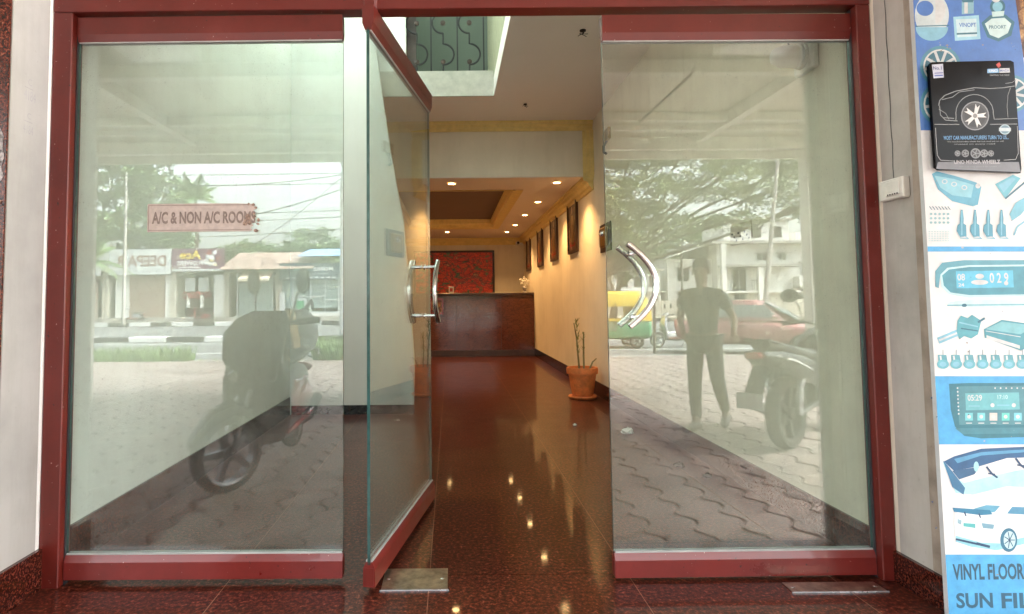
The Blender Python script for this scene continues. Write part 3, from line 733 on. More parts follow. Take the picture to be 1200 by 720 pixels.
# switch box and cable on right jamb
t = empty('switch_box', 'white plastic switch box on the right jamb beside the poster', 'switch box', (XR-.001, 2.252, 1.455))
MB().box(-.028,0,-.062,.062,-.038,.038,.004).build('box','plastic',t)
MB().box(-.034,-.0285,-.048,.020,-.026,.028,.003).build('switch_plate','plastic',t)
MB().box(-.037,-.0345,-.02,.004,-.012,.014,.002).build('switch','plastic',t)
for k in range(5): MB().box(-.036,-.0345,-.044+.012*k,-.040+.012*k,-.024,-.019).build('slot','black',t)
tag(MB().tube([(XR-.003, 2.268+.002*math.sin(k*1.7), 1.494+.045*k) for k in range(17)], .0012, 5).build('thin_cable','wire'), 'thin dark cable running down the right jamb to the switch box', 'cable')

# ============================================================ BANNER WITH PRINTS
BY = 2.072
def sv(px, py, y=BY):
    """surveyed point of the banner plane"""
    d = _f + _r2*((px-527.4)/720) - _u2*((py-314.0)/720)
    k = (y)/d.y; return (d.x*k, 1.05+d.z*k)
def zone(y0, y1, x0=None, x1=None):
    Lf = lambda y: 1070+42*y/720; Rt = lambda y: 1190+.135*y
    return [(x0(y) if x0 else Lf(y), y) if False else (Lf(y), y) for y in (y1, y0)] + [(Rt(y), y) for y in (y0, y1)]
bn = empty('advert_banner', 'tall blue and white printed banner of car accessories on the right wall', 'banner', (0,0,0))
mb = MB(); mb.prism([sv(*p) for p in zone(-70, 728)], 'y', BY+.0005, BY+.018); mb.build('board','board_w',bn)
_pc = {}
def pm_(col):
    if col not in _pc: _pc[col] = plain('print ink', tuple(c*.72 for c in col), .4, var=.10, scale=25, obj=False)
    return _pc[col]
BL, BL2, LB, TE, DK, WH, BK = (.07,.21,.60), (.08,.43,.80), (.24,.56,.72), (.03,.17,.25), (.012,.07,.17), (.66,.70,.72), (.015,.015,.018)
_lay = [0]
def pp(pts, col, lay=None, name='print', parent=None, y=BY):
    _lay[0] += 1; off = .0002+_lay[0]*.000006
    mb = MB(); mb.add([(sv(a,b,y)[0], y-off, sv(a,b,y)[1]) for a,b in pts], [tuple(range(len(pts)))])
    return mb.build(name, pm_(col), parent or bn)
def ell(cx, cy, rx, ry, n=24, a0=0, a1=360, rot=0):
    c, s = math.cos(R(rot)), math.sin(R(rot)); o = []
    for k in range(n):
        a = R(a0+(a1-a0)*k/(n-1 if a1-a0 < 360 else n)); u, v = rx*math.cos(a), ry*math.sin(a); o.append((cx+u*c-v*s, cy+u*s+v*c))
    return o
def line(p, q, w, col, **k):
    d = Vector((q[0]-p[0], q[1]-p[1])); n = Vector((-d.y, d.x)).normalized()*w/2
    return pp([(p[0]+n.x,p[1]+n.y),(q[0]+n.x,q[1]+n.y),(q[0]-n.x,q[1]-n.y),(p[0]-n.x,p[1]-n.y)], col, **k)
def poly(pts, w, col, **k):
    for a, b in zip(pts, pts[1:]): line(a, b, w, col, **k)
def ptext(s, px, py, wpx, hpx, col, parent=None, y=BY, bold=.02, slope=0):
    _lay[0] += 1; off = .0002+_lay[0]*.000006
    x, z = sv(px, py+hpx, y); x2, z2 = sv(px+wpx, py+hpx, y); x3, z3 = sv(px, py, y)
    return text(s, (x, y-off, z), (1,0,slope), (0,0,1), x2-x, z3-z, pm_(col), parent or bn, bold=bold, ext=0)
pp(zone(-70,153), BL); pp(zone(289,295), BL2); pp(zone(441,521), BL2); pp(zone(650,728), BL2)
_lay[0] = 6
# perfume bottles
def bottle(cx, cy, rx, ry, capc):
    pp(ell(cx,cy,rx,ry), LB); pp(ell(cx,cy,rx*.86,ry*.84), (.55,.8,.88)); pp(ell(cx,cy+ry*.35,rx*.7,ry*.45), LB); pp(ell(cx-rx*.3,cy-ry*.2,rx*.16,ry*.4), WH)
pp(ell(1092,18,20,26), (.62,.74,.78)); pp(ell(1092,32,19,16,20,0,180), (.25,.55,.72)); pp(ell(1084,10,10,9), BL); pp(ell(1096,12,12,16,16,-90,90), WH); line((1073,31),(1112,30),1.2,TE)
pp([(1117,20),(1147,18),(1149,46),(1119,48)], (.35,.68,.85)); pp([(1120,23),(1144,22),(1145,43),(1122,44)], (.60,.82,.90)); pp([(1127,2),(1141,1),(1141,16),(1127,17)], (.25,.5,.62)); pp([(1130,2),(1134,2),(1134,16),(1130,16)], WH); pp([(1126,-2),(1142,-3),(1140,3),(1128,3)], TE)
ptext('VINOPT', 1124, 27, 20, 5, BL); line((1121,40),(1145,39),2,TE)
pp([(1150,27),(1160,18),(1178,17),(1189,26),(1185,42),(1170,49),(1157,44)], TE); pp([(1154,28),(1162,22),(1177,21),(1185,28),(1181,39),(1170,45),(1160,41)], (.62,.84,.86)); pp(ell(1169,8,9,9), TE); pp(ell(1169,8,6,6), LB); pp([(1162,14),(1177,13),(1176,19),(1163,20)], (.55,.78,.8)); pp(ell(1167,-1,5,4),WH)
ptext('PROORT', 1159, 30, 20, 4, TE)
_lay[0] = 6
# wheels behind the black sign
for cx, cy, r_ in ((1102,78,24),(1104,122,26),(1186,110,22)):
    pp(ell(cx,cy,r_,r_), (.08,.30,.42)); pp(ell(cx,cy,r_*.84,r_*.84), (.75,.80,.80)); pp(ell(cx,cy,r_*.76,r_*.76), TE)
    for k in range(9):
        a = R(40*k+10); line((cx+r_*.2*math.cos(a),cy+r_*.2*math.sin(a)),(cx+r_*.78*math.cos(a),cy+r_*.78*math.sin(a)),3.2,WH)
    pp(ell(cx,cy,r_*.26,r_*.26), WH)
_lay[0] = 6
# key fob, filters, spark plugs etc.
pp([(1092,204),(1098,201),(1118,206),(1144,214),(1150,219),(1146,240),(1140,242),(1116,236),(1099,222)], (.12,.42,.58)); pp([(1095,206),(1118,210),(1141,217),(1138,232),(1116,229),(1102,220)], (.28,.62,.74))
for cx, cy in ((1107,213),(1118,216),(1130,220)): pp(ell(cx,cy,3.4,2.8), WH); pp(ell(cx,cy,2.2,1.8), LB)
pp(ell(1146,218,3,3), WH)
pp([(1166,216),(1187,205),(1196,209),(1178,233)], (.15,.5,.62)); pp([(1170,217),(1186,208),(1190,210),(1176,226)], LB); line((1178,233),(1203,212),2,TE)
pp([(1183,251),(1190,238),(1203,230),(1210,236),(1196,252),(1186,259)], (.2,.55,.7)); poly([(1188,276),(1192,266),(1203,258)],2,LB)
for k in range(7): line((1089+3.6*k,242),(1092+3.6*k,246),.8,TE)
for j in range(3):
    for k in range(5): pp(ell(1091+5*k,251+5*j,1.7,1.5,8), (.30,.55,.6))
for j in range(5):
    for k in range(8): pp([(1088+3.2*k,271+2.6*j),(1090+3.2*k,271+2.6*j),(1090+3.2*k,272.4+2.6*j),(1088+3.2*k,272.4+2.6*j)], (.55,.75,.78))
for k in range(4):
    x = 1127+15.5*k
    pp([(x-1,246),(x+1,246),(x+2.2,256),(x+2,262),(x+5,264),(x+5.5,277),(x-2,278),(x-6,271),(x-5,264),(x-2.4,262),(x-2.2,256)], (.08,.34,.48)); line((x,247),(x,276),1.2,LB); poly([(x+4,277),(x+8,280),(x-2,279)],1,LB)
_lay[0] = 6
# tyre gauge panel
pp([(1096,318),(1104,308),(1130,305),(1215,305),(1215,310),(1135,311),(1110,314),(1102,322),(1100,338),(1096,336)], (.12,.38,.48))
pp([(1102,322),(1110,314),(1135,311),(1215,310),(1215,347),(1135,349),(1112,345),(1103,336)], (.55,.85,.9)); pp([(1104,323),(1112,316),(1136,313),(1215,312),(1215,345),(1136,346),(1114,343),(1106,335)], (.07,.32,.42))
pp([(1120,318),(1187,317),(1188,337),(1121,338)], (.12,.55,.78)); ptext('08', 1122,321,9,8,WH); ptext('0 2 9', 1160,320,22,12,WH); ptext('24',1123,332,7,4,WH); pp(ell(1148,324,5,3),WH); pp(ell(1148,331,10,3),WH); pp(ell(1179,332,2.5,2.5),WH)
pp(ell(1160,356,50,5), (.62,.86,.9)); line((1110,358),(1212,357),1.6,(.2,.5,.6)); pp(ell(1130,358,3,2),TE)
_lay[0] = 6
# filter, radio box, sensors
pp([(1098,396),(1122,386),(1125,393),(1101,403)], LB); pp([(1100,398),(1122,389),(1123,391),(1101,400)], WH)
pp([(1122,376),(1126,370),(1134,373),(1139,369),(1150,376),(1146,392),(1138,397),(1130,394),(1124,398),(1121,389)], (.1,.40,.48)); line((1124,378),(1146,383),1.5,LB); line((1126,385),(1146,388),1.5,TE); line((1146,378),(1154,373),2.5,TE)
pp([(1153,386),(1174,375),(1215,381),(1215,403),(1196,411),(1154,396)], (.08,.34,.42)); pp([(1155,386),(1174,377),(1213,382),(1196,392)], (.22,.55,.62)); pp([(1156,393),(1195,405),(1195,409),(1156,397)], WH); line((1155,388),(1196,395),.8,WH)
for k in range(7):
    x = 1105+15.5*k; pp([(x-6,416),(x+4,416),(x+6,427),(x-5,428)], (.12,.38,.45)); line((x-3,417),(x-2,424),2,WH); pp(ell(x,427,7,5.5), (.15,.48,.58)); pp(ell(x,427,4,3), LB); line((x,410),(x,416),.6,TE)
_lay[0] = 6
# car stereo
pp([(1112,450),(1135,449),(1215,449),(1215,512),(1150,514),(1130,511),(1119,500),(1114,480)], (.03,.20,.27)); pp([(1121,453),(1215,452),(1215,498),(1124,498)], (.08,.28,.34)); pp([(1131,461),(1194,460),(1195,480),(1132,481)], (.16,.50,.56))
ptext('05:29', 1134,463,17,7,WH); ptext('17:10', 1169,463,12,5,(.5,.8,.82)); pp(ell(1163,475,2.4,2.4),WH); pp(ell(1188,475,2.4,2.4),WH); line((1168,475),(1183,475),1.2,LB); line((1135,476),(1148,476),1.2,LB)
for k, c_ in enumerate(((.2,.65,.72),(.2,.65,.72),(.75,.66,.64),(.15,.65,.6),(.2,.62,.74))): x = 1131+14.3*k; pp([(x,484),(x+9,484),(x+9,493),(x,493)], c_); line((x+1,496),(x+8,496),1,WH); pp(ell(x+4.5,488.5,2.2,2.2),WH)
for k in range(8): pp(ell(1122+.2*k,455+4.3*k,1,1,8), WH)
for k in range(6): pp(ell(1166+6.5*k,455,1,1,8), WH)
pp([(1119,502),(1210,501),(1205,508),(1128,509)], (.06,.26,.33))
_lay[0] = 6
# spoiler
pp([(1104,540),(1116,558),(1130,566),(1154,560),(1190,552),(1215,548),(1215,572),(1180,570),(1140,580),(1120,578)], (.45,.82,.9))
pp([(1106,541),(1118,535),(1150,526),(1215,523),(1215,536),(1180,537),(1150,546),(1118,552)], (.02,.12,.28)); pp([(1118,538),(1150,530),(1215,526),(1215,529),(1150,534),(1122,543)], (.10,.36,.60))
pp([(1105,540),(1110,545),(1131,572),(1129,580),(1116,571)], (.04,.20,.38)); pp([(1116,552),(1148,547),(1142,556),(1124,562)], (.04,.15,.30)); pp(ell(1144,547,3,6), (.4,.75,.85))
for x,y in ((1156,547),(1190,537)): poly([(x,y),(x+6,y+8),(x+13,y+13)],2.4,DK); poly([(x+2,y+8),(x+10,y+9)],1.6,DK)
_lay[0] = 6
# car
pp([(1119,603),(1125,598),(1140,592),(1152,590),(1165,589),(1182,589),(1215,593),(1215,633),(1190,638),(1170,644),(1140,641),(1120,634),(1118,618)], (.78,.90,.93)); pp([(1120,628),(1150,636),(1172,637),(1215,626),(1215,634),(1190,640),(1168,645),(1138,641),(1120,635)], (.30,.68,.80))
pp([(1142,596),(1156,592),(1172,593),(1166,600),(1150,603),(1138,602)], (.12,.40,.58)); pp([(1180,602),(1186,594),(1215,595),(1215,604)], (.08,.30,.48))
pp([(1116,595),(1160,598),(1163,603),(1150,604),(1118,600)], (.03,.22,.38)); line((1130,600),(1132,605),1.6,DK); line((1147,602),(1149,607),1.6,DK)
pp([(1129,613),(1143,614),(1143,619),(1129,617)], (.10,.48,.50)); pp([(1122,608),(1127,610),(1126,615),(1122,613)], (.3,.5,.6)); pp([(1150,613),(1165,615),(1164,620),(1152,619)], (.2,.42,.55)); line((1120,632),(1160,641),2.4,DK); line((1144,637),(1160,641),3,DK)
pp(ell(1182,633,10,14), (.03,.18,.30)); pp(ell(1183,633,7,10.5), (.5,.75,.82))
for k in range(7): a = R(51*k); line((1183,633),(1183+6.4*math.cos(a),633+9.6*math.sin(a)),1,DK)
ptext('VINYL FLOORING', 1117, 661, 106, 19, (.02,.10,.16), bold=.03); ptext('SUN', 1121, 695, 43, 18, (.02,.12,.20), bold=.03); ptext('FILM', 1174, 695, 56, 18, (.02,.12,.20), bold=.03)

# scuffs and torn print round the black sign and down the edge
_lay[0] = 80
for k in range(46):
    cx, cy = (rnd.uniform(1082,1195), rnd.uniform(50,72)) if k < 20 else (rnd.uniform(1090,1205), rnd.uniform(155,720))
    r_ = rnd.uniform(.4,1.7); pp([(cx+r_*rnd.uniform(.4,1.5)*math.cos(a), cy+r_*rnd.uniform(.3,.9)*math.sin(a)) for a in range(6)], rnd.choice(((.05,.10,.20),(.45,.50,.55),(.20,.28,.36),(.30,.28,.24))), name='scuff')

# black wheel sign in front of the banner
SY = 2.052
bs = empty('black_wheel_sign', 'black rectangular wheel advertising sheet hung over the blue banner', 'sign', (0,0,0))
cor = [(1089,77),(1092,73),(1184,71),(1188,73),(1197,198),(1196,203),(1101,199),(1097,196)]
mb = MB(); mb.prism([sv(*p, SY) for p in cor], 'y', SY, SY+.012); mb.build('sheet', plain('glossy black print', (.003,.003,.004), .14, var=.3, spec=.12), bs)
_lay[0] = 2
K = dict(parent=bs, y=SY); GY = (.30,.32,.33)
pp([(1099,190),(1097,198),(1196,202),(1194,190)], (.20,.21,.24), **K)
pp([(1092,76),(1105,75),(1106,91),(1094,92)], (.62,.66,.80), **K); ptext('No.1', 1093.5,78,10,4,(.05,.06,.2), **K); line((1095,86),(1105,85.5),1,(.1,.1,.4), **K); line((1095,89),(1105,88.5),1.6,(.1,.15,.5), **K)
pp([(1157,81),(1170,80.5),(1170.5,85.5),(1157,86)], (.25,.55,.9), **K); pp([(1171,80.4),(1183,80),(1183.5,85.2),(1171,85.5)], (.7,.75,.8), **K); ptext('UNO', 1159,81.6,10,3.2,(.9,.9,.9), **K); ptext('MINDA', 1172,81.4,10.5,3,(.1,.15,.4), **K); ptext('DRIVING THE NEW', 1160,87.5,23,1.8,GY, **K)
pp([(1167,76),(1171,73),(1173,77),(1170,80)], (.65,.06,.04), **K)
poly([(1100,124),(1101,118),(1107,112),(1120,107),(1142,103),(1160,104),(1176,103),(1189,101)],.9,GY,**K)
poly([(1104,117),(1116,114),(1124,108),(1142,105.5)],.7,GY,**K); poly([(1101,124),(1102,135),(1108,141),(1122,142)],.8,GY,**K); poly([(1100,128),(1108,133),(1112,140)],.6,GY,**K)
poly([(1120,141)]+[(1142+22*math.cos(R(a)),133-22*math.sin(R(a))) for a in range(190,-10,-12)][::1]+[(1165,140),(1192,139)],.8,GY,**K)
poly([(1184,103),(1181,112),(1180,125),(1181,138)],.6,GY,**K); line((1095,146),(1124,146),.8,GY,**K); line((1160,146),(1192,145.5),.8,GY,**K)
poly([(1178,98),(1186,97),(1191,93)],.6,GY,**K); poly([(1105,138),(1118,139)],.8,GY,**K)
pp(ell(1142.5,136,16.5,17),(.30,.31,.33),**K); pp(ell(1142.5,136,15.2,15.8),(.04,.04,.045),**K); pp(ell(1142.5,136,12.5,13),(.012,.012,.014),**K)
for k in range(5):
    a = R(72*k-90+14); b1, b2 = a-.20, a+.20
    pp([(1142.5+2.5*math.cos(a-.8),136+2.5*math.sin(a-.8)),(1142.5+13.8*math.cos(b1),136+14.2*math.sin(b1)),(1142.5+10*math.cos(a),136+10*math.sin(a)),(1142.5+13.8*math.cos(b2),136+14.2*math.sin(b2)),(1142.5+2.5*math.cos(a+.8),136+2.5*math.sin(a+.8))],(.82,.82,.82),**K)
pp(ell(1142.5,136,2.6,2.7),(.25,.25,.25),**K)
pp(ell(1177.5,152,6.5,6),(.45,.6,.68),**K); pp(ell(1177.5,152,5.2,4.8),(.12,.25,.33),**K); pp([(1170.5,150),(1184.5,150),(1184.5,154),(1170.5,154)],(.6,.7,.75),**K)
ptext('MOST CAR MANUFACTURERS TURN TO US...', 1106,159.5,76,4.6,(.16,.40,.72),**K); ptext('We manufacture alloy wheels that look good and run well', 1110,165.5,66,2,GY,**K); ptext('trusted on every road', 1118,168.5,48,1.8,GY,**K)
for k,(x_,r_) in enumerate(((1122,3.4),(1131,4.4),(1143,6),(1153,4.6),(1161,3.6))):
    pp(ell(x_,180,r_,r_),(.25,.26,.28),**K); pp(ell(x_,180,r_*.75,r_*.75),(.03,.03,.035),**K)
    for q in range(5): a=R(72*q); line((x_,180),(x_+r_*.7*math.cos(a),180+r_*.7*math.sin(a)),.8,GY,**K)
ptext('UNO MINDA WHEELZ', 1118,188,54,4.5,(.55,.55,.58),**K); ptext('Visit us at every dealer in the country', 1124,195,44,1.8,GY,**K)
poly([(1096,150),(1098,182),(1102,188),(1118,189)],.8,(.35,.36,.38),**K); poly([(1192,148),(1193,180),(1190,187),(1176,188)],.8,(.35,.36,.38),**K)
# sheet beside the banner
t = empty('brown_poster', 'dark brown leafy poster at the top right behind the banner', 'poster', (2.10, 2.085, 2.02))
MB().box(-.2,.3,0,.012,-.14,.4).build('sheet','pic',t); MB().box(-.2,.3,-.0015,-.0002,-.22,-.14).build('border','board_w',t); MB().box(-.2,.3,-.001,.011,-1.4,-.2205).build('lower_sheet','granite2',t)

# ============================================================ OUTSIDE: GROUND, ROAD
GZ = -.18
struct(MB().add([(-900,2.0,-.52),(900,2.0,-.52),(900,-1500,-.52),(-900,-1500,-.52)],[(3,2,1,0)]).build('ground','earth'))
struct(MB().box(-900,900,2.4,400,-.62,-.25).build('ground_behind','earth'))
fc = struct(MB().box(-14,16,-9.2,2.027,-.5,-.232).build('pavement_bed','concrete'))
S, A_, gp = .27, .042, .0055
def paver_outline():
    pts = []; n = 6
    def sx(t): return A_*math.sin(2*math.pi*t)
    for k in range(n): t = k/n; pts.append((t*S, sx(t)))
    for k in range(n): t = k/n; pts.append((S+sx(t), t*S))
    for k in range(n): t = 1-k/n; pts.append((t*S, S+sx(t)))
    for k in range(n): t = 1-k/n; pts.append((sx(t), t*S))
    c = S/2; return [(c+(x-c)*.93, c+(y-c)*.975) for x, y in pts]
po = paver_outline(); c_ = S/2
def paver_mb(mb, ox, oy, oz, tilt=0):
    n = len(po)
    top = [(ox+c_+(x-c_)*.985, oy+c_+(y-c_)*.985, oz+tilt*(x-c_)) for x, y in po]
    mid = [(ox+x, oy+y, oz-.006) for x, y in po]; low = [(ox+x, oy+y, oz-.045) for x, y in po]
    mb.add(top+mid+low, [tuple(range(n))]+[(n+i, n+(i+1)%n, (i+1)%n, i) for i in range(n)]+[(2*n+i, 2*n+(i+1)%n, n+(i+1)%n, n+i) for i in range(n)])
m0 = MB(); paver_mb(m0, 0, 0, 0); pv0 = None
cells = []
for i in range(-34, 42):
    for j in range(0, 45):
        x, y = i*S, 2.02-(j+1)*S
        V = 2.4*2-y; px = 527+720*(x+c_)/V
        inv = (100 < px < 405 or 715 < px < 970)
        cells.append((0 if inv else 1, V, x, y))
cells.sort()
stuff = MB()
for n_, (a, V, x, y) in enumerate(cells):
    z = GZ + rnd.uniform(-.0025, .0025)
    if y+S > 2.026: continue
    if n_ < 290:
        if pv0 is None: pv0 = m0.build('paver', 'paver', fc); o = pv0
        else: o = pv0.copy(); C.objects.link(o)
        o.location = (x, y, z)
    elif -9.2 < y: paver_mb(stuff, x, y, z)
st = stuff.build('pavers_beyond', 'paver', fc); st['kind'] = 'stuff'
# kerb, road, divider
for k in range(26):
    o_ = MB().box(-28+2.2*k, -28+2.2*k+2.19, -9.42, -9.22, -.5, -.20, .01).build('kerb', 'concrete'); struct(o_) if k == 0 else (struct(o_))
struct(MB().box(-28,-14.01,-9.21,2.02,-.5,-.24).build('pavement_side','earth')); struct(MB().box(16.01,30,-9.21,2.02,-.5,-.24).build('pavement_side','earth'))
road = struct(MB().box(-300,300,-38,-9.43,-.515,-.38).build('road','asphalt'))
MB().box(-300,300,-13.6,-13.45,-.379,-.374).build('lane_line','roadpaint',road)
MB().box(-300,300,-18.2,-18.05,-.379,-.374).build('lane_line','roadpaint',road)
MB().box(-300,300,-22.2,-22.08,-.379,-.374).build('lane_line','roadpaint',road)
md = struct(MB().box(-300,300,-19.98,-19.42,-.379,-.26).build('road_divider','concrete'))
for k in range(46):
    MB().box(-34+1.5*k,-34+1.5*k+1.49,-20.02,-19.36,-.378,-.17,.015).build('kerb_block','kerbblack' if k%2 else 'kerbwhite',md)
fk = struct(MB().box(-300,300,-44,-38.01,-.515,-.12).build('far_pavement','earth'))
for k in range(40):
    MB().box(-44+1.5*k,-44+1.5*k+1.49,-38.2,-37.9,-.376,-.1,.015).build('kerb_block','kerbblack' if k%2 else 'kerbwhite',fk)
# verge grass
def grass(name, x0, x1, y0, y1, n, h, zb):
    mb = MB()
    for _ in range(n):
        x, y, a, hh = rnd.uniform(x0,x1), rnd.gauss((y0+y1)/2,(y1-y0)/4), rnd.uniform(0,6.28), h*rnd.uniform(.4,1.15)
        dx, dy = math.cos(a)*.012, math.sin(a)*.012; lx, ly = rnd.uniform(-.4,.4)*hh, rnd.uniform(-.4,.4)*hh
        mb.add([(x-dx,y-dy,zb),(x+dx,y+dy,zb),(x+lx*.5+dx*.6,y+ly*.5+dy*.6,zb+hh*.6),(x+lx,y+ly,zb+hh)],[(0,1,2,3)])
    o = mb.build(name,'grass'); o['kind'] = 'stuff'; o['label'] = 'green roadside grass tufts'; return o
grass('grass', -8.2, -6.0, -9.3, -8.8, 1100, .40, -.24); grass('grass', -3.2, -2.4, -9.2, -8.8, 700, .55, -.24); grass('grass', -6.0, -3.2, -9.25, -8.9, 300, .10, -.24); grass('grass',-14,-8.2,-9.3,-8.9,900,.3,-.24)
# litter on the forecourt and in the hall
for (x,y,z,lab,mt,s_) in ((1.40,4.95,.0,'crumpled white plastic wrapper on the hall floor by the right wall','litter',.05),(1.44,3.95,.0,'dark curled dry leaf on the hall floor','dryleaf',.035),(1.52,3.72,.0,'second dry leaf nearer the door on the hall floor','dryleaf',.028),(1.05,5.3,.0,'tiny pale paper scrap on the hall floor','litter',.018),(-1.9,-1.6,GZ,'crumpled white paper scrap on the forecourt pavers','litter',.06),(1.1,-.9,GZ,'white paper scrap lying near the walking man','litter',.05),(-2.6,-3.6,GZ,'white scrap lying further out on the pavers','litter',.05)):
    mb = MB(); mb.ball((0,0,s_*.35), s_, s_*.8, s_*.45, 9, 6); mb.v = [(a*(1+rnd.uniform(-.35,.35)),b*(1+rnd.uniform(-.35,.35)),max(.0008,c*(1+rnd.uniform(-.4,.5)))) for a,b,c in mb.v]
    tag(mb.build('litter', mt, None, False, (x,y,z)), lab, 'litter')

# ============================================================ CANOPY OVER THE FORECOURT
cn = empty('canopy', 'flat painted canopy on steel beams over the forecourt', 'canopy', (0,0,0))
for k in range(11):
    MB().box(-5.5+1.0*k+.004,-5.5+1.0*k+.996,-3.5,2.1,3.30,3.36).build('roof_sheet','canopy',cn)
for (y,h,z) in ((-3.25,.16,3.06),(-2.85,.06,3.20),(-2.4,.10,3.19),(-.75,.12,3.14),(.3,.05,3.24)):
    MB().box(-5.5,5.5,y-.05,y+.05,z,z+h).build('cross_beam','beam',cn)
for x in (-3.45,-.1,3.45): MB().box(x-.05,x+.05,-3.2,2.09,3.16,3.298).build('rafter','beam',cn)
MB().box(-5.5,5.5,-3.56,-3.5,3.0,3.45).build('fascia','beam',cn)
for x in (-4.9, 4.9): MB().box(x-.09,x+.09,-3.34,-3.16,GZ,3.059).build('post','beam',cn)
for (x,y,lab) in ((-2.45,-.05,'square flat lamp panel under the canopy, left side'),(2.6,-.0,'square flat lamp panel under the canopy, right side')):
    t = empty('ceiling_panel_lamp', lab, 'lamp', (x,y,3.135)); MB().box(-.3,.3,-.3,.3,0,.16,.01).build('housing','plastic',t); MB().box(-.27,.27,-.27,.27,-.008,-.001).build('diffuser','diffuser',t)
t = empty('tube_light', 'thin unlit tube light hanging under the canopy', 'tube light', (2.15,-.95,3.0))
MB().tube([(0,-.75,0),(0,.62,0)],.014,8).build('tube','iron',t,True); MB().box(-.03,.03,.62,.70,-.025,.03,.005).build('end_holder','plastic',t); MB().box(-.02,.02,-.80,-.75,-.02,.02,.005).build('end_holder','iron',t)
for y in (-.5,.4): MB().tube([(0,y,.01),(0,y,.29)],.003,4).build('hanger','wire',t)

# ============================================================ VEHICLES
def wheel(parent, name, x, y, z, r, w, spokes=5, rim='silver', tyre_t=.22):
    """wheel with axis along x"""
    o = bpy.data.objects.new(name, None); C.objects.link(o); o.parent = parent; o.location = (x,y,z)
    q = tyre_t*r
    MB().lathe([(r-q,-w/2),(r-q*.4,-w/2),(r-.15*q,-w*.32),(r,0),(r-.15*q,w*.32),(r-q*.4,w/2),(r-q,w/2),(r-q,-w/2)],(0,0,0),'x',28).build('tyre','rubber',o,True)
    mb = MB().lathe([(r-q*1.25,-w*.36),(r-q,-w*.42),(r-q,w*.42),(r-q*1.25,w*.36),(r-q*1.25,-w*.36)],(0,0,0),'x',28)
    for k in range(spokes):
        a = 2*math.pi*k/spokes; d = Vector((0,math.cos(a),math.sin(a))); e = Vector((0,-math.sin(a),math.cos(a)))
        p, q2 = d*r*.12, d*(r-q*1.1); ww = r*.09
        vs = [p-e*ww, p+e*ww, q2+e*ww*.7, q2-e*ww*.7]; mb.add([v+Vector((s*w*.22,0,0)) for s in (-1,1) for v in vs],[(3,2,1,0),(4,5,6,7),(0,1,5,4),(1,2,6,5),(2,3,7,6),(3,0,4,7)])
    mb.lathe([(.001,-w*.5),(r*.16,-w*.48),(r*.18,w*.48),(.001,w*.5)],(0,0,0),'x',14)
    mb.build('rim',rim,o,True); return o

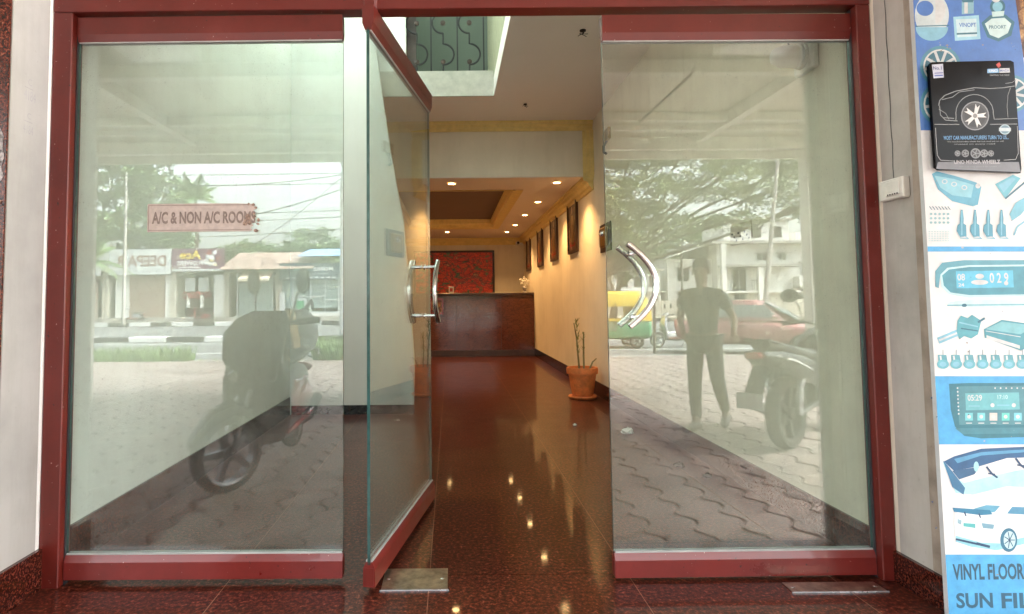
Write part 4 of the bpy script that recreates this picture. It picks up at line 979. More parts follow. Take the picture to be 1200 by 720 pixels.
def scooter(loc, rz, label, paint='scooter_red', cover=True, sc=1.0, group=None, front=None):
    front = front or paint
    t = empty('scooter', label, 'scooter', loc, rz, group); t.scale = (sc,)*3
    wheel(t,'wheel',0,.62,.235,.235,.09,5,'rimgrey' if cover else 'silver'); wheel(t,'wheel',0,-.62,.225,.225,.10,5,'rimgrey' if cover else 'silver')
    MB().loft([(.36,0,.33,.05,.03),(.44,0,.43,.075,.05),(.60,0,.50,.08,.045),(.74,0,.45,.07,.045),(.86,0,.33,.03,.03)],14).build('front_mudguard',front,t,True)
    for s in (-1,1): MB().tube([(s*.055,.62,.235),(s*.055,.50,.60)],.014,8).build('fork','silver',t,True)
    # apron (leg shield), lofted upwards
    MB().loft([(.30,0,.33,.18,.035),(.45,0,.39,.22,.06),(.65,0,.42,.21,.075),(.82,0,.41,.17,.085),(.92,0,.38,.15,.07)],18,'z').build('leg_shield',front,t,True)
    MB().loft([(-.60,0,.29,.13,.05),(-.12,0,.28,.172,.06),(.08,0,.27,.172,.06),(.34,0,.29,.17,.06)],14).build('floorboard','scooter_grey',t,True)
    for s in (-1,1): MB().loft([(-.70,s*.105,.42,.03,.05),(-.45,s*.13,.44,.045,.14),(-.15,s*.12,.44,.045,.14),(-.05,s*.10,.38,.03,.08)],12).build('side_panel',paint,t,True)
    MB().loft([(-.86,0,.60,.05,.03),(-.70,0,.55,.11,.10),(-.40,0,.55,.14,.15),(-.12,0,.50,.12,.17),(-.05,0,.44,.08,.12)],16).build('rear_body','scooter_grey',t,True)
    MB().loft([(-.80,0,.73,.09,.03),(-.62,0,.75,.14,.045),(-.30,0,.73,.15,.045),(-.02,0,.71,.12,.04),(.06,0,.69,.08,.025)],16).build('seat','scooter_cover',t,True)
    for s in (-1,1): MB().box(s*.178-.006,s*.178+.006,-.55,.32,.288,.312).build('trim_stripe','taillight',t)
    MB().loft([(.86,0,.43,.08,.03),(.94,0,.38,.16,.08),(1.02,0,.34,.16,.08),(1.08,0,.31,.08,.04)],16,'z').build('handlebar_cowl',paint if not cover else 'scooter_cover',t,True)
    hb = MB().tube([(-.33,.22,1.02),(-.15,.30,1.0),(.15,.30,1.0),(.33,.22,1.02)],.014,8).build('handlebar','iron',t,True)
    for s in (-1,1):
        MB().tube([(s*.22,.27,1.01),(s*.35,.21,1.022)],.021,10).build('grip','rubber',hb,True)
        MB().tube([(s*.17,.33,1.0),(s*.34,.29,1.01)],.006,6).build('brake_lever','chrome',hb,True)
        mi = MB().tube([(s*.19,.30,1.02),(s*.22,.28,1.18),(s*.25,.27,1.22)],.007,6).build('mirror','iron',t,True)
        MB().loft([(-.022,0,0,.035,.045),(-.010,0,0,.062,.082),(.010,0,0,.055,.07)],14,'y',p=2.4).build('mirror_glass','black',mi,True,(s*.26,.27,1.27))
    MB().loft([(.455,0,.95,.075,.05),(.475,0,.95,.065,.04)],16,p=2).build('headlight','headlight',t,True)
    for s in (-1,1): MB().loft([(.50,s*.12,.68,.03,.04),(.515,s*.12,.68,.02,.03)],10,p=2).build('indicator','headlight',t,True)
    MB().loft([(-.89,0,.60,.10,.035),(-.86,0,.60,.11,.04)],12).build('tail_light','taillight',t,True)
    MB().loft([(-.80,0,.46,.08,.01),(-.98,0,.28,.06,.01),(-.99,0,.24,.06,.008)],10).build('rear_mudguard','black',t,True)
    MB().tube([(.13,-.30,.24),(.14,-.55,.25),(.14,-.62,.26),(.14,-.95,.34)],[.02,.035,.045,.04],10).build('exhaust','iron',t,True)
    MB().tube([(-.17,-.82,.70),(-.15,-.93,.74),(.15,-.93,.74),(.17,-.82,.70)],.011,8).build('grab_rail','silver',t,True)
    MB().tube([(-.06,-.25,.20),(-.20,-.2,.01)],.012,6).build('side_stand','iron',t,True)
    if cover:
        MB().loft([(.66,0,.45,.20,.07),(.78,0,.46,.235,.12),(.94,0,.44,.23,.15),(1.03,0,.38,.19,.13),(1.08,0,.33,.12,.08)],20,'z').build('rain_cover','scooter_cover',t,True)
    return t
sc1 = scooter((-1.40,.04,GZ), R(-3), 'dark red and black scooter parked on the pavers facing the left glass panel', 'scooter_red', True, 1.10, None, 'moto')
def steer(t, deg, names, piv=Vector((0,.42,0))):
    rm = Matrix.Rotation(R(deg), 3, 'Z')
    for o in kids(t):
        if o.name.split('.')[0] in names and not (o.name.startswith('wheel') and o.location.y < 0):
            o.location = rm @ (o.location-piv) + piv; o.rotation_euler = (0,0,R(deg))
steer(sc1, 40, ('wheel','front_mudguard','fork','handlebar','handlebar_cowl','mirror','headlight','rain_cover'))
# bag and cardboard on the scooter seat
t = empty('grey_bag', 'lumpy grey cloth bag resting on the scooter seat', 'bag', (-1.36,-.55,.68))
MB().loft([(-.02,0,0,.13,.14),(.10,.0,.01,.17,.19),(.24,.01,0,.14,.17),(.33,.02,0,.05,.07)],16,'z').build('sack','bag',t,True)
MB().tube([(.02,-.05,.31),(.10,-.05,.40),(.14,.05,.32)],.018,8).build('handle','bag',t,True)
t = empty('cardboard_flap', 'folded brown cardboard standing on the scooter floorboard', 'cardboard', (-1.38,-.22,.70))
MB().prism([(-.05,0),(.0,.30),(.05,.31),(.10,0),(.085,0),(.04,.285),(.01,.275),(-.035,0)],'y',-.1,.1).build('board','card',t)

# motorcycle (rear wheel at the origin, facing +y)
t = empty('motorcycle', 'black motorcycle parked on the pavers facing away from the right glass door', 'motorcycle', (2.82,-.32,GZ), R(-128))
MBm = t
wheel(t,'wheel',0,0,.30,.30,.11,5,'iron'); wheel(t,'wheel',0,1.32,.30,.30,.10,5,'iron')
for s in (-1,1): MB().tube([(s*.09,1.32,.30),(s*.09,1.05,.92)],.024,8).build('fork','silver',t,True)
MB().loft([(1.05,0,.62,.03,.02),(1.2,0,.66,.065,.03),(1.38,0,.65,.065,.03),(1.55,0,.56,.04,.02)],12).build('front_mudguard','moto',t,True)
MB().loft([(.42,0,.72,.10,.06),(.55,0,.78,.16,.13),(.78,0,.82,.18,.16),(.98,0,.80,.13,.12),(1.06,0,.77,.06,.05)],18).build('fuel_tank','moto',t,True)
MB().loft([(-.42,0,.88,.08,.03),(-.30,0,.86,.12,.05),(.0,0,.80,.14,.06),(.25,0,.76,.15,.06),(.47,0,.76,.11,.05)],16).build('seat','scooter_cover',t,True)
for s in (-1,1):
    MB().loft([(-.52,s*.06,.80,.02,.03),(-.30,s*.11,.76,.03,.07),(.05,s*.13,.66,.03,.11),(.35,s*.12,.60,.03,.10),(.45,s*.1,.60,.02,.05)],10).build('tail_panel','moto',t,True)
    MB().loft([(-.40,s*.112,.800,.004,.004),(-.15,s*.160,.745,.004,.010),(.12,s*.168,.66,.004,.005)],8).build('white_stripe','kerbwhite',t,True)
    MB().loft([(.60,s*.17,.62,.02,.05),(.85,s*.2,.60,.03,.10),(1.05,s*.17,.66,.02,.05)],10).build('tank_scoop','moto',t,True)
    MB().tube([(s*.10,.0,.30),(s*.12,-.02,.52),(s*.13,.05,.66)],.028,8).build('shock','silver',t,True)
    MB().tube([(s*.10,0,.30),(s*.10,.52,.38)],.022,6).build('swingarm','iron',t,True)
    MB().tube([(s*.02,.98,.98),(s*.20,.96,1.02),(s*.36,.86,1.0)],.013,8).build('handlebar','iron',t,True)
    MB().tube([(s*.24,.93,1.02),(s*.37,.855,1.0)],.019,8).build('grip','rubber',t,True)
    mi = MB().tube([(s*.22,.96,1.02),(s*.26,.98,1.18),(s*.30,.95,1.24)],.007,6).build('mirror','iron',t,True)
    MB().loft([(.90,0,0,.045,.04),(.93,0,0,.085,.065),(.955,0,0,.07,.05)],14,p=2.1).build('mirror_glass','black',mi,True,(s*.32,0,1.27))
MB().tube([(-.10,-.05,.83),(-.09,-.48,.92),(.09,-.48,.92),(.10,-.05,.83)],.013,8).build('grab_rail','iron',t,True)
MB().loft([(.36,0,.42,.12,.10),(.55,0,.46,.17,.17),(.80,0,.44,.16,.17),(.95,0,.40,.08,.10)],12).build('engine','iron',t,True)
MB().tube([(.14,.90,.45),(.15,.85,.25),(.15,.45,.20),(.17,.10,.27),(.19,-.30,.42)],[.02,.024,.026,.05,.055],10).build('exhaust','silver',t,True)
MB().loft([(-.56,0,.80,.06,.025),(-.50,0,.80,.07,.03)],10).build('tail_light','taillight',t,True)
MB().loft([(-.42,0,.70,.07,.015),(-.58,0,.50,.07,.012),(-.60,0,.42,.07,.01)],10).build('rear_mudguard','black',t,True)
MB().box(-.10,.10,-.64,-.63,.40,.52).build('number_plate','board_w',t)
MB().loft([(1.06,0,.90,.06,.05),(1.12,0,.90,.10,.09),(1.20,0,.88,.08,.07)],14).build('headlight','headlight',t,True)
MB().tube([(-.14,.45,.25),(-.26,.42,.01)],.012,6).build('side_stand','iron',t,True)

# parked scooters far off and a passing one
for (x,y,rz,p,lab) in ((-18.4,-38.9,80,'scooter_red','red scooter parked in front of the flower shop'),(-23.3,-38.9,95,'silver','silver scooter parked at the edge of the shuttered shop'),(-4.6,-12.0,-88,'bluetin','blue scooter standing on the near lane of the road'),(7.3,-14.2,90,'silver','silver scooter by the thin post beyond the rickshaw'),(6.2,-30.2,85,'scooter_red','red scooter far across the road near the house')):
    g = M[p]; scooter((x,y,-.12 if y < -38 else -.38), R(rz), lab, p, False, 1.0, 'distant scooters')

# red hatchback seen beyond the motorcycle
def car(loc, rz):
    t = empty('red_car', 'faded red car parked at the kerb behind the motorcycle', 'car', loc, rz)
    # x lateral, y forward
    MB().loft([(-1.85,0,.62,.70,.18,3.5),(-1.7,0,.62,.78,.30,3.5),(-.9,0,.60,.81,.36,3.5),(.4,0,.60,.81,.34,3.5),(1.2,0,.57,.78,.29,3.5),(1.75,0,.52,.72,.22,3.5),(1.95,0,.48,.6,.14,3.5)],28).build('body','car_red',t,True)
    MB().loft([(.9,0,.02,.70,1.05,3),(1.12,0,-.06,.67,.85,3),(1.32,0,-.14,.62,.66,3),(1.44,0,-.2,.54,.48,3)],28,'z').build('roof','car_red',t,True)
    for s in (-1,1):
        q = MB().prism([(-.92,.99),(.66,.99),(.36,1.30),(-.60,1.33)],'x',s*.655-.03,s*.655+.03); q.build('side_window','carglass',t)
        wheel(t,'wheel',s*.72,1.18,.30,.30,.19,7,'silver',.3); wheel(t,'wheel',s*.72,-1.15,.30,.30,.19,7,'silver',.3)
        MB().loft([(1.72,s*.5,.66,.16,.08),(1.86,s*.5,.64,.12,.06)],12).build('headlight','headlight',t,True)
        MB().loft([(-1.88,s*.6,.78,.08,.12),(-1.78,s*.6,.78,.1,.14)],10).build('tail_light','taillight',t,True)
        MB().loft([(.55,s*.90,1.0,.09,.06),(.68,s*.88,1.0,.06,.04)],10).build('door_mirror','car_red',t,True)
        MB().box(s*.815-.006,s*.815+.006,-.25,-.1,.76,.79).build('door_handle','black',t)
    mb = MB(); mb.add([(-.62,1.10,.95),(.62,1.10,.95),(.52,.36,1.395),(-.52,.36,1.395),(-.62,1.06,.93),(.62,1.06,.93),(.52,.32,1.375),(-.52,.32,1.375)],[(0,1,2,3),(7,6,5,4),(0,4,5,1),(1,5,6,2),(2,6,7,3),(3,7,4,0)]); mb.build('windscreen','carglass',t)
    mb = MB(); mb.add([(-.6,-1.12,.98),(.6,-1.12,.98),(.48,-.76,1.37),(-.48,-.76,1.37)],[(0,1,2,3)]); mb.build('rear_window','carglass',t)
    MB().box(-.55,.55,1.93,1.97,.30,.44,.01).build('grille','black',t); MB().box(-.24,.24,1.972,1.98,.42,.52).build('number_plate','board_w',t)
    MB().tube([(-.3,1.12,.965),(.1,.80,1.165)],.01,5).build('wiper','black',t)
    return t
M['carglass'] = plain('car glass', (.25,.32,.32), .05, var=.05, spec=.9)
car((8.35,-11.6,-.38), R(-56))

# auto rickshaw
t = empty('auto_rickshaw', 'yellow and green three wheeled taxi passing on the road', 'auto rickshaw', (5.1,-14.4,-.38), R(92))
MB().loft([(-1.30,0,.62,.55,.26,4),(-1.2,0,.60,.64,.32,4),(-.3,0,.58,.65,.32,4),(-.2,0,.42,.62,.14,4),(.55,0,.42,.60,.14,4),(.85,0,.55,.50,.30,4),(1.25,0,.60,.28,.26,3)],24).build('body','autogreen',t,True)
MB().loft([(1.28,0,-.25,.62,1.05,4),(1.5,0,-.25,.64,1.02,4),(1.68,0,-.25,.60,.94,4),(1.74,0,-.25,.45,.75,4)],24,'z').build('canvas_roof','autoyellow',t,True)
MB().loft([(-1.30,0,1.05,.54,.28,4),(-1.22,0,1.1,.60,.34,4),(-.75,0,1.1,.61,.34,4)],20).build('rear_hood','autoyellow',t,True)
MB().loft([(.86,0,.86,.52,.05),(.95,0,.88,.5,.04)],14).build('dashboard','autoyellow',t,True)
mb = MB(); mb.add([(-.5,1.0,.86),(.5,1.0,.86),(.48,.76,1.42),(-.48,.76,1.42)],[(0,1,2,3)]); mb.build('windscreen','cleanglass',t)
for s in (-1,1):
    MB().tube([(s*.54,.98,.82),(s*.50,.75,1.45)],.02,6).build('pillar','iron',t); MB().tube([(s*.62,-.2,.8),(s*.62,-.2,1.4)],.02,6).build('pillar','iron',t)
    wheel(t,'wheel',s*.52,-.85,.22,.22,.11,5,'iron',.35); MB().loft([(1.0,s*.3,.66,.06,.06),(1.06,s*.3,.66,.04,.04)],10,p=2).build('headlight','headlight',t,True)
    MB().loft([(-1.34,s*.45,.75,.05,.08),(-1.3,s*.45,.75,.05,.08)],8).build('tail_light','taillight',t,True)
wheel(t,'wheel',0,1.08,.22,.22,.10,5,'iron',.35)
MB().loft([(.9,0,.42,.10,.04),(1.1,0,.47,.11,.03),(1.28,0,.40,.08,.03)],10).build('front_mudguard','autogreen',t,True)
MB().box(-.5,.5,-.75,-.3,.62,.72,.03).build('bench_seat','black',t); MB().box(-.5,.5,-.85,-.76,.7,1.15,.03).build('backrest','black',t)
MB().box(-.2,.2,.15,.5,.58,.68,.03).build('driver_seat','black',t); MB().box(-.66,.66,-1.28,.0,.84,.90).build('yellow_band','autoyellow',t)

# ============================================================ PERSON
def skin(name, verts, edges, radii, mat, parent, root=0, sub=2):
    me = bpy.data.meshes.new(name); me.from_pydata([tuple(v) for v in verts], edges, []); me.materials.append(M[mat])
    o = bpy.data.objects.new(name, me); C.objects.link(o); o.parent = parent
    md_ = o.modifiers.new('skin','SKIN'); md_.use_smooth_shade = True
    for i, r_ in enumerate(radii):
        me.skin_vertices[0].data[i].radius = r_ if isinstance(r_, tuple) else (r_, r_); me.skin_vertices[0].data[i].use_root = (i == root)
    ss = o.modifiers.new('sub','SUBSURF'); ss.levels = sub; ss.render_levels = sub
    return o
pe = empty('person', 'man in dark shirt and trousers walking past with a hand on the motorcycle', 'person', (2.54,-1.22,GZ), R(38)); pe.scale = (.94,)*3
J = {'pelvis':(0,0,.93),'belly':(0,.01,1.05),'chest':(0,.02,1.25),'neck0':(0,0,1.42),'neck1':(0,.02,1.49),'head0':(0,.035,1.55),'head1':(0,.03,1.63),'head2':(0,.02,1.69),
 'shL':(-.17,0,1.37),'elL':(-.27,-.09,1.13),'wrL':(-.18,.11,1.00),'shR':(.17,0,1.37),'elR':(.285,-.07,1.13),'wrR':(.33,.17,.98),
 'hiL':(-.085,0,.88),'knL':(-.08,.10,.49),'anL':(-.07,.10,.09),'heL':(-.07,.07,.04),'toL':(-.07,.27,.035),
 'hiR':(.09,0,.88),'knR':(.12,.0,.50),'anR':(.13,-.26,.14),'heR':(.13,-.30,.09),'toR':(.14,-.14,.035)}
keys = list(J); ix = {k:i for i,k in enumerate(keys)}
rad = {'pelvis':(.13,.10),'belly':(.13,.095),'chest':(.15,.105),'neck0':.06,'neck1':.052,'head0':(.062,.075),'head1':(.078,.092),'head2':(.055,.065),'shL':.055,'elL':.040,'wrL':.026,'shR':.055,'elR':.040,'wrR':.026,'hiL':.085,'knL':.055,'anL':.036,'heL':.035,'toL':.03,'hiR':.085,'knR':.055,'anR':.036,'heR':.035,'toR':.03}
E_ = [('pelvis','belly'),('belly','chest'),('chest','neck0'),('neck0','neck1'),('neck1','head0'),('head0','head1'),('head1','head2'),('chest','shL'),('shL','elL'),('elL','wrL'),('chest','shR'),('shR','elR'),('elR','wrR'),('pelvis','hiL'),('hiL','knL'),('knL','anL'),('anL','heL'),('anL','toL'),('pelvis','hiR'),('hiR','knR'),('knR','anR'),('anR','heR'),('anR','toR')]
vs = [J[k] for k in keys]; es = [(ix[a],ix[b]) for a,b in E_]; rs = [rad[k] for k in keys]
def addfing(w, dirv, side, thumbside):
    w = Vector(w); d = Vector(dirv).normalized(); s_ = Vector(side).normalized(); nrm = d.cross(s_)
    wi = next(i for i,v in enumerate(vs) if (Vector(v)-w).length < 1e-5)
    pi_ = len(vs); vs.append(w+d*.05); rs.append((.034,.016)); es.append((wi,pi_))
    for k,(off,l) in enumerate(((-.027,.066),(-.009,.076),(.009,.072),(.027,.056))):
        a = len(vs); vs.append(w+d*.095+s_*off); vs.append(w+d*(.095+l*.5)+s_*off*1.05+nrm*.012); vs.append(w+d*(.095+l*.85)+s_*off*1.05+nrm*.035); rs.extend([.0095,.0088,.0075]); es.extend([(pi_,a),(a,a+1),(a+1,a+2)])
    a = len(vs); vs.append(w+d*.045+s_*.036*thumbside+nrm*.01); vs.append(w+d*.08+s_*.052*thumbside+nrm*.02); rs.extend([.011,.009]); es.extend([(pi_,a),(a,a+1)])
addfing(J['wrL'],(.03,.06,-.1),(0,1,.3),1); addfing(J['wrR'],(.05,.12,-.04),(1,-.3,0),-1)
skin('body', vs, es, rs, 'skin', pe)
def sub_skin(name, ks, ed, grow, mat, over={}):
    loc_ = {k:i for i,k in enumerate(ks)}; vv = []; rr = []
    for k in ks:
        v = over[k][0] if k in over else J[k]; r_ = over[k][1] if k in over else rad[k]
        vv.append(v); rr.append(tuple(a+grow for a in r_) if isinstance(r_, tuple) else r_+grow)
    return skin(name, vv, [(loc_[a],loc_[b]) for a,b in ed], rr, mat, pe)
sub_skin('shirt', ['pelvis','belly','chest','neck0','shL','slL','shR','slR'], [('pelvis','belly'),('belly','chest'),('chest','neck0'),('chest','shL'),('shL','slL'),('chest','shR'),('shR','slR')], .022, 'shirt', {'slL':((-.235,-.055,1.22),.052),'slR':((.245,-.045,1.22),.052),'neck0':((0,0,1.40),.055)})
sub_skin('trousers', ['pelvis','hiL','knL','anL','hiR','knR','anR'], [('pelvis','hiL'),('hiL','knL'),('knL','anL'),('pelvis','hiR'),('hiR','knR'),('knR','anR')], .020, 'trouser')
for s,k in ((-1,'L'),(1,'R')):
    h, to = Vector(J['he'+k]), Vector(J['to'+k]); MB().tube([h+Vector((0,-.03,.0)), h, (h+to)/2+Vector((0,0,.01)), to, to+(to-h).normalized()*.06],[.03,.044,.046,.044,.02],12).build('shoe','shoe',pe,True)
MB().loft([(1.60,0,-.035,.085,.07),(1.66,0,.0,.092,.098),(1.71,0,.01,.085,.09),(1.75,0,.015,.05,.055),(1.765,0,.015,.015,.02)],16,'z',p=2).build('hair','hair',pe,True)
MB().loft([(1.575,0,.125,.010,.012),(1.60,0,.128,.014,.016),(1.64,0,.112,.008,.010)],8,'z',p=2).build('nose','skin',pe,True)
for s in (-1,1):
    MB().ball((s*.034,.108,1.642),.012,.008,.008,8,6).build('eye','eye',pe,True); MB().loft([(s*.082-.008,.02,1.61,.022,.034),(s*.082+.008,.02,1.61,.018,.030)],10,'x',p=2).build('ear','skin',pe,True)
MB().loft([(-.025,.113,1.545,.004,.003),(0,.12,1.545,.006,.006),(.025,.113,1.545,.004,.003)],8,'x',p=2).build('mouth','dryleaf',pe,True)

# ============================================================ SHOPS ACROSS THE ROAD (fronts face +y)
SYD = -40.0
RX, UZ = (-1,0,0), (0,0,1)
def shop_shell(name, label, x0, x1, top, mat='sw', depth=5):
    """walls with an open front; local origin at front left (larger x)"""
    t = empty(name, label, 'shop', (0,0,0), 0, 'shops across the road')
    MB().box(x0,x1,SYD-depth,SYD+.6,-.118,.22).build('plinth','concrete',t)
    MB().box(x0,x0+.2,SYD-depth,SYD,.2205,top).build('side_wall',mat,t); MB().box(x1-.2,x1,SYD-depth,SYD,.2205,top).build('side_wall',mat,t)
    MB().box(x0+.2,x1-.2,SYD-depth,SYD-depth+.2,.2205,top).build('rear_wall',mat,t)
    MB().box(x0+.201,x1-.201,SYD-depth+.201,SYD-1.6,.221,.9).build('counter','darkint',t)
    MB().box(x0,x1,SYD-depth,SYD+.02,top,top+.14).build('roof_slab','concrete',t)
    return t
def sign(parent, x0, x1, z0, z1, mat, y=SYD+.35):
    b = MB().box(x0,x1,y-.08,y,z0,z1).build('signboard',mat,parent); MB().box(x0-.03,x1+.03,y-.10,y-.081,z0-.03,z1+.03).build('sign_frame','iron',b); return b
# 1 shuttered shop
t = shop_shell('shop','shuttered shop with a white signboard in brown letters',-25.9,-20.95,3.5)
b = sign(t,-25.5,-20.95,3.35,5.2,'board_w')
text('DEEPA R', (-21.3,SYD+.36,3.95), RX, UZ, 3.7, .80, 'brown_letter', b, bold=.02)
MB().box(-25.2,-24.2,SYD-.3,SYD-.05,.221,3.4).build('pillar','bw',t); MB().box(-21.5,-21.16,SYD-.3,SYD-.05,.221,3.4).build('pillar','bw',t)
for k in range(14): MB().box(-24.2,-21.5,SYD-.22,SYD-.12+.012*(k%2),.23+.225*k,.23+.225*(k+1)-.006).build('shutter_slat','shutter',t)
# 2 flower shop
t = shop_shell('shop','flower shop with a purple signboard in yellow and white letters',-20.94,-17.0,3.5)
b = sign(t,-20.9,-17.05,3.55,5.2,'board_p')
text('Ace', (-18.75,SYD+.36,4.45), RX, UZ, 1.55, .62, 'yel_letter', b, bold=.03); text('FLOWERS', (-18.6,SYD+.36,3.98), RX, UZ, 1.9, .34, 'wht_letter', b, bold=.03)
MB().box(-20.85,-17.1,SYD+.3505,SYD+.358,3.56,3.72).build('sign_border','board_w',b); MB().box(-20.4,-18.75,SYD+.3505,SYD+.357,3.80,3.88).build('sign_line','wht_letter',b)
for k in range(14): 
    x, z = rnd.uniform(-18.4+.0,-17.25), rnd.uniform(3.85,5.05); MB().lathe([(.0005,.356+SYD),(rnd.uniform(.1,.2),.356+SYD+.001*k*.2)],(x,0,z),'y',9).build('printed_flower',('red_letter','wht_letter','yel_letter')[k%3] if k%4 else 'board_w',b)
for x in (-20.2,-19.2): MB().box(x,x+.75,SYD-.4,SYD-.35,2.1,3.1).build('display_card','lightpanel',t); MB().box(x+.25,x+.45,SYD-.3,SYD-.1,.9,1.8).build('flower_bucket','plastic',t)
mb = MB()
for k in range(60): mb.ball((rnd.uniform(-20.3,-18.2),SYD-.2+rnd.uniform(-.2,.2),1.7+rnd.uniform(-.1,.35)),rnd.uniform(.05,.11),n=6,m=4)
fl = mb.build('flowers','red_letter',t); fl['kind']='stuff'
MB().box(-17.9,-17.2,SYD-.2,SYD+.0,.221,3.3).build('pillar','bw',t)
# 3 tin roofed shop with awning
t = shop_shell('shop','low shop with rusty tin roof and cream awning',-16.98,-13.15,3.45)
for k in range(16):
    x = -17.2+.45*k
    if x < -10.6: MB().prism([(SYD+.95,3.62+.0),(SYD-3.2,5.15),(SYD-3.2,5.17),(SYD+.95,3.645)],'x',x+.004,x+.446).build('roof_sheet','tin',t)
aw = MB().prism([(SYD+.02,3.55),(SYD+1.15,2.95),(SYD+1.15,2.90),(SYD+.02,3.49)],'x',-15.7,-13.5).build('awning','awn',t); MB().box(-15.7,-13.5,SYD+1.151,SYD+1.16,2.75,2.95).build('valance','awn',aw)
for x in (-16.2,-14.9,-13.6): MB().box(x-.04,x+.04,SYD-.1,SYD-.02,.221,3.4).build('door_post','board_w',t)
MB().box(-16.1,-14.95,SYD-.14,SYD-.12,.23,2.7).build('shop_window','carglass',t); MB().box(-14.8,-13.7,SYD-.14,SYD-.12,.23,2.7).build('shop_window','carglass',t)
# 4 phone shop
t = shop_shell('shop','phone shop with a navy signboard and glazed white framed front',-13.13,-8.3,3.4)
b = sign(t,-13.0,-8.6,2.85,4.05,'board_n')
text('MOBILE', (-9.1,SYD+.36,3.50), RX, UZ, 1.45, .28, 'wht_letter', b, bold=.03); text('HOUSE', (-10.65,SYD+.36,3.50), RX, UZ, 1.3, .28, 'cyan_letter', b, bold=.03)
text('SALES SERVICE ACCESSORIES', (-9.4,SYD+.36,3.24), RX, UZ, 2.4, .11, 'wht_letter', b)
for k in range(9): MB().box(-12.5+.42*k,-12.25+.42*k,SYD+.3505,SYD+.356,2.95,3.06).build('logo_patch','wht_letter',b)
MB().box(-12.9,-8.6,SYD-.12,SYD-.10,.8,2.8).build('shop_window','carglass',t)
for x in (-12.1,-10.8,-9.75,-8.75): MB().box(x-.04,x+.04,SYD-.09,SYD-.03,.45,2.84).build('window_frame','board_w',t)
for (a,c,z) in ((-12.1,-8.75,.45),(-12.1,-9.75,1.6),(-9.75,-8.75,1.35)): MB().box(a+.041,c-.041,SYD-.089,SYD-.031,z,z+.07).build('window_frame','board_w',t)
MB().box(-12.0,-11.1,SYD-.02,SYD+.0,.5,1.5).build('poster','board_w',t); MB().box(-11.85,-11.25,SYD+.001,SYD+.006,.6,1.35).build('poster_print','autogreen',t)
MB().box(-12.95,-12.6,SYD+.3,SYD+.36,.23,1.9).build('standing_board','board_w',t); MB().box(-12.9,-8.6,SYD-.3,SYD+.2,.221,.42).build('step_front','bw',t)
for k in range(9): MB().prism([(SYD+.6,4.55),(SYD-3,5.35),(SYD-3,5.37),(SYD+.6,4.57)],'x',-11.6+.45*k,-11.154+.45*k).build('roof_sheet','bluetin',t)
for (name_,x0,x1,lab) in (('shop',-31,-25.95,'plain closed shop at the far end of the row'),('shop',-8.25,-3.5,'dim open shop nearest the middle of the row')):
    t = shop_shell(name_,lab,x0,x1,3.6); b = sign(t,x0+.2,x1-.2,3.3,4.3,'board_w'); MB().box(x0+.6,x1-.6,SYD-.2,SYD-.1,.23,2.9).build('shutter','tin',t)

# ---- white house at the right (faces +y)
HY = -60.0
def house():
    t = empty('white_house', 'white two storey house with flat concrete slabs and a railed balcony', 'house', (0,0,0))
    MB().box(29.5,41.5,HY-9,HY,-.5,7.0).build('wall','bw',t); MB().box(24.6,29.49,HY-9,HY-1.2,-.5,5.6).build('wall','bw',t)
    MB().box(41.51,48,HY-8,HY-1,-.5,5.9).build('wall','sw',t)
    MB().box(27.6,43.2,HY-9.5,HY+1.3,7.0,7.28).build('roof_slab','concrete',t)
    MB().prism([(24.0,5.62),(28.9,7.1),(28.9,7.28),(24.0,5.82)],'y',HY-9,HY+.4).build('sloping_slab','bw',t)
    MB().box(29.6,37.5,HY+.001,HY+1.9,4.55,4.78).build('porch_slab','concrete',t); MB().box(37.6,43.6,HY+.001,HY+1.2,2.55,3.5).build('balcony_wall','bw',t)
    MB().box(37.6,43.6,HY+.001,HY+1.25,2.3,2.549).build('balcony_slab','concrete',t)
    for x in (29.2,33.0): MB().box(x,x+.5,HY+1.3,HY+1.8,-.5,6.9 if x < 30 else 4.5).build('pillar','bw',t)
    for (x0,x1,z0,z1) in ((33.7,35.0,5.3,6.0),(31.0,32.6,2.0,4.3),(38.4,40.9,3.7,5.0),(31.2,32.4,-.4,1.7),(37.9,40.2,-.4,1.6),(25.6,27.0,3.2,4.6),(25.6,27.0,.4,2.0),(36.0,37.0,5.3,6.0)):
        yy = HY if x0 > 29 else HY-1.2
        w = MB().box(x0,x1,yy+.001,yy+.03,z0,z1).build('window','darkint',t)
        f = MB()
        for a in (x0,(x0+x1)/2-.04,x1-.08): f.box(a,a+.08,yy+.031,yy+.08,z0,z1)
        f.build('window_frame','board_w',w); MB().box(x0-.15,x1+.15,yy+.001,yy+.4,z1+.02,z1+.12).build('sunshade','concrete',w)
    for k in range(7): MB().box(32.4+.22*k,32.44+.22*k,HY+1.5,HY+1.54,2.1,3.1).build('railing_bar','iron',t)
    MB().box(32.3,34.0,HY+1.49,HY+1.55,3.1,3.16).build('railing_top','iron',t); MB().box(29.6,37.5,HY+.001,HY+1.6,1.85,2.05).build('floor_slab','bw',t)
    MB().box(31.5,38.8,HY-8,HY-2.5,7.285,9.9).build('upper_storey','bw',t); MB().box(31.1,39.3,HY-8.4,HY-2.0,9.901,10.1).build('roof_slab','concrete',t)
    for x in (32.3,34.6,36.9): MB().box(x,x+1.1,HY-2.499,HY-2.46,8.0,9.2).build('window','darkint',t)
    MB().box(39.6,40.9,HY-4,HY-2.6,7.285,8.6).build('water_tank','bw',t)
house()
t = empty('low_house', 'small pale house with two rows of windows left of the white house', 'house', (0,0,0))
MB().box(18.5,23.4,-66,-60,-.5,4.3).build('wall','bw',t); MB().box(18.2,23.7,-66.3,-59.6,4.3,4.5).build('roof_slab','concrete',t); MB().box(18.2,23.7,-59.999,-59.5,2.0,2.15).build('sunshade','concrete',t)
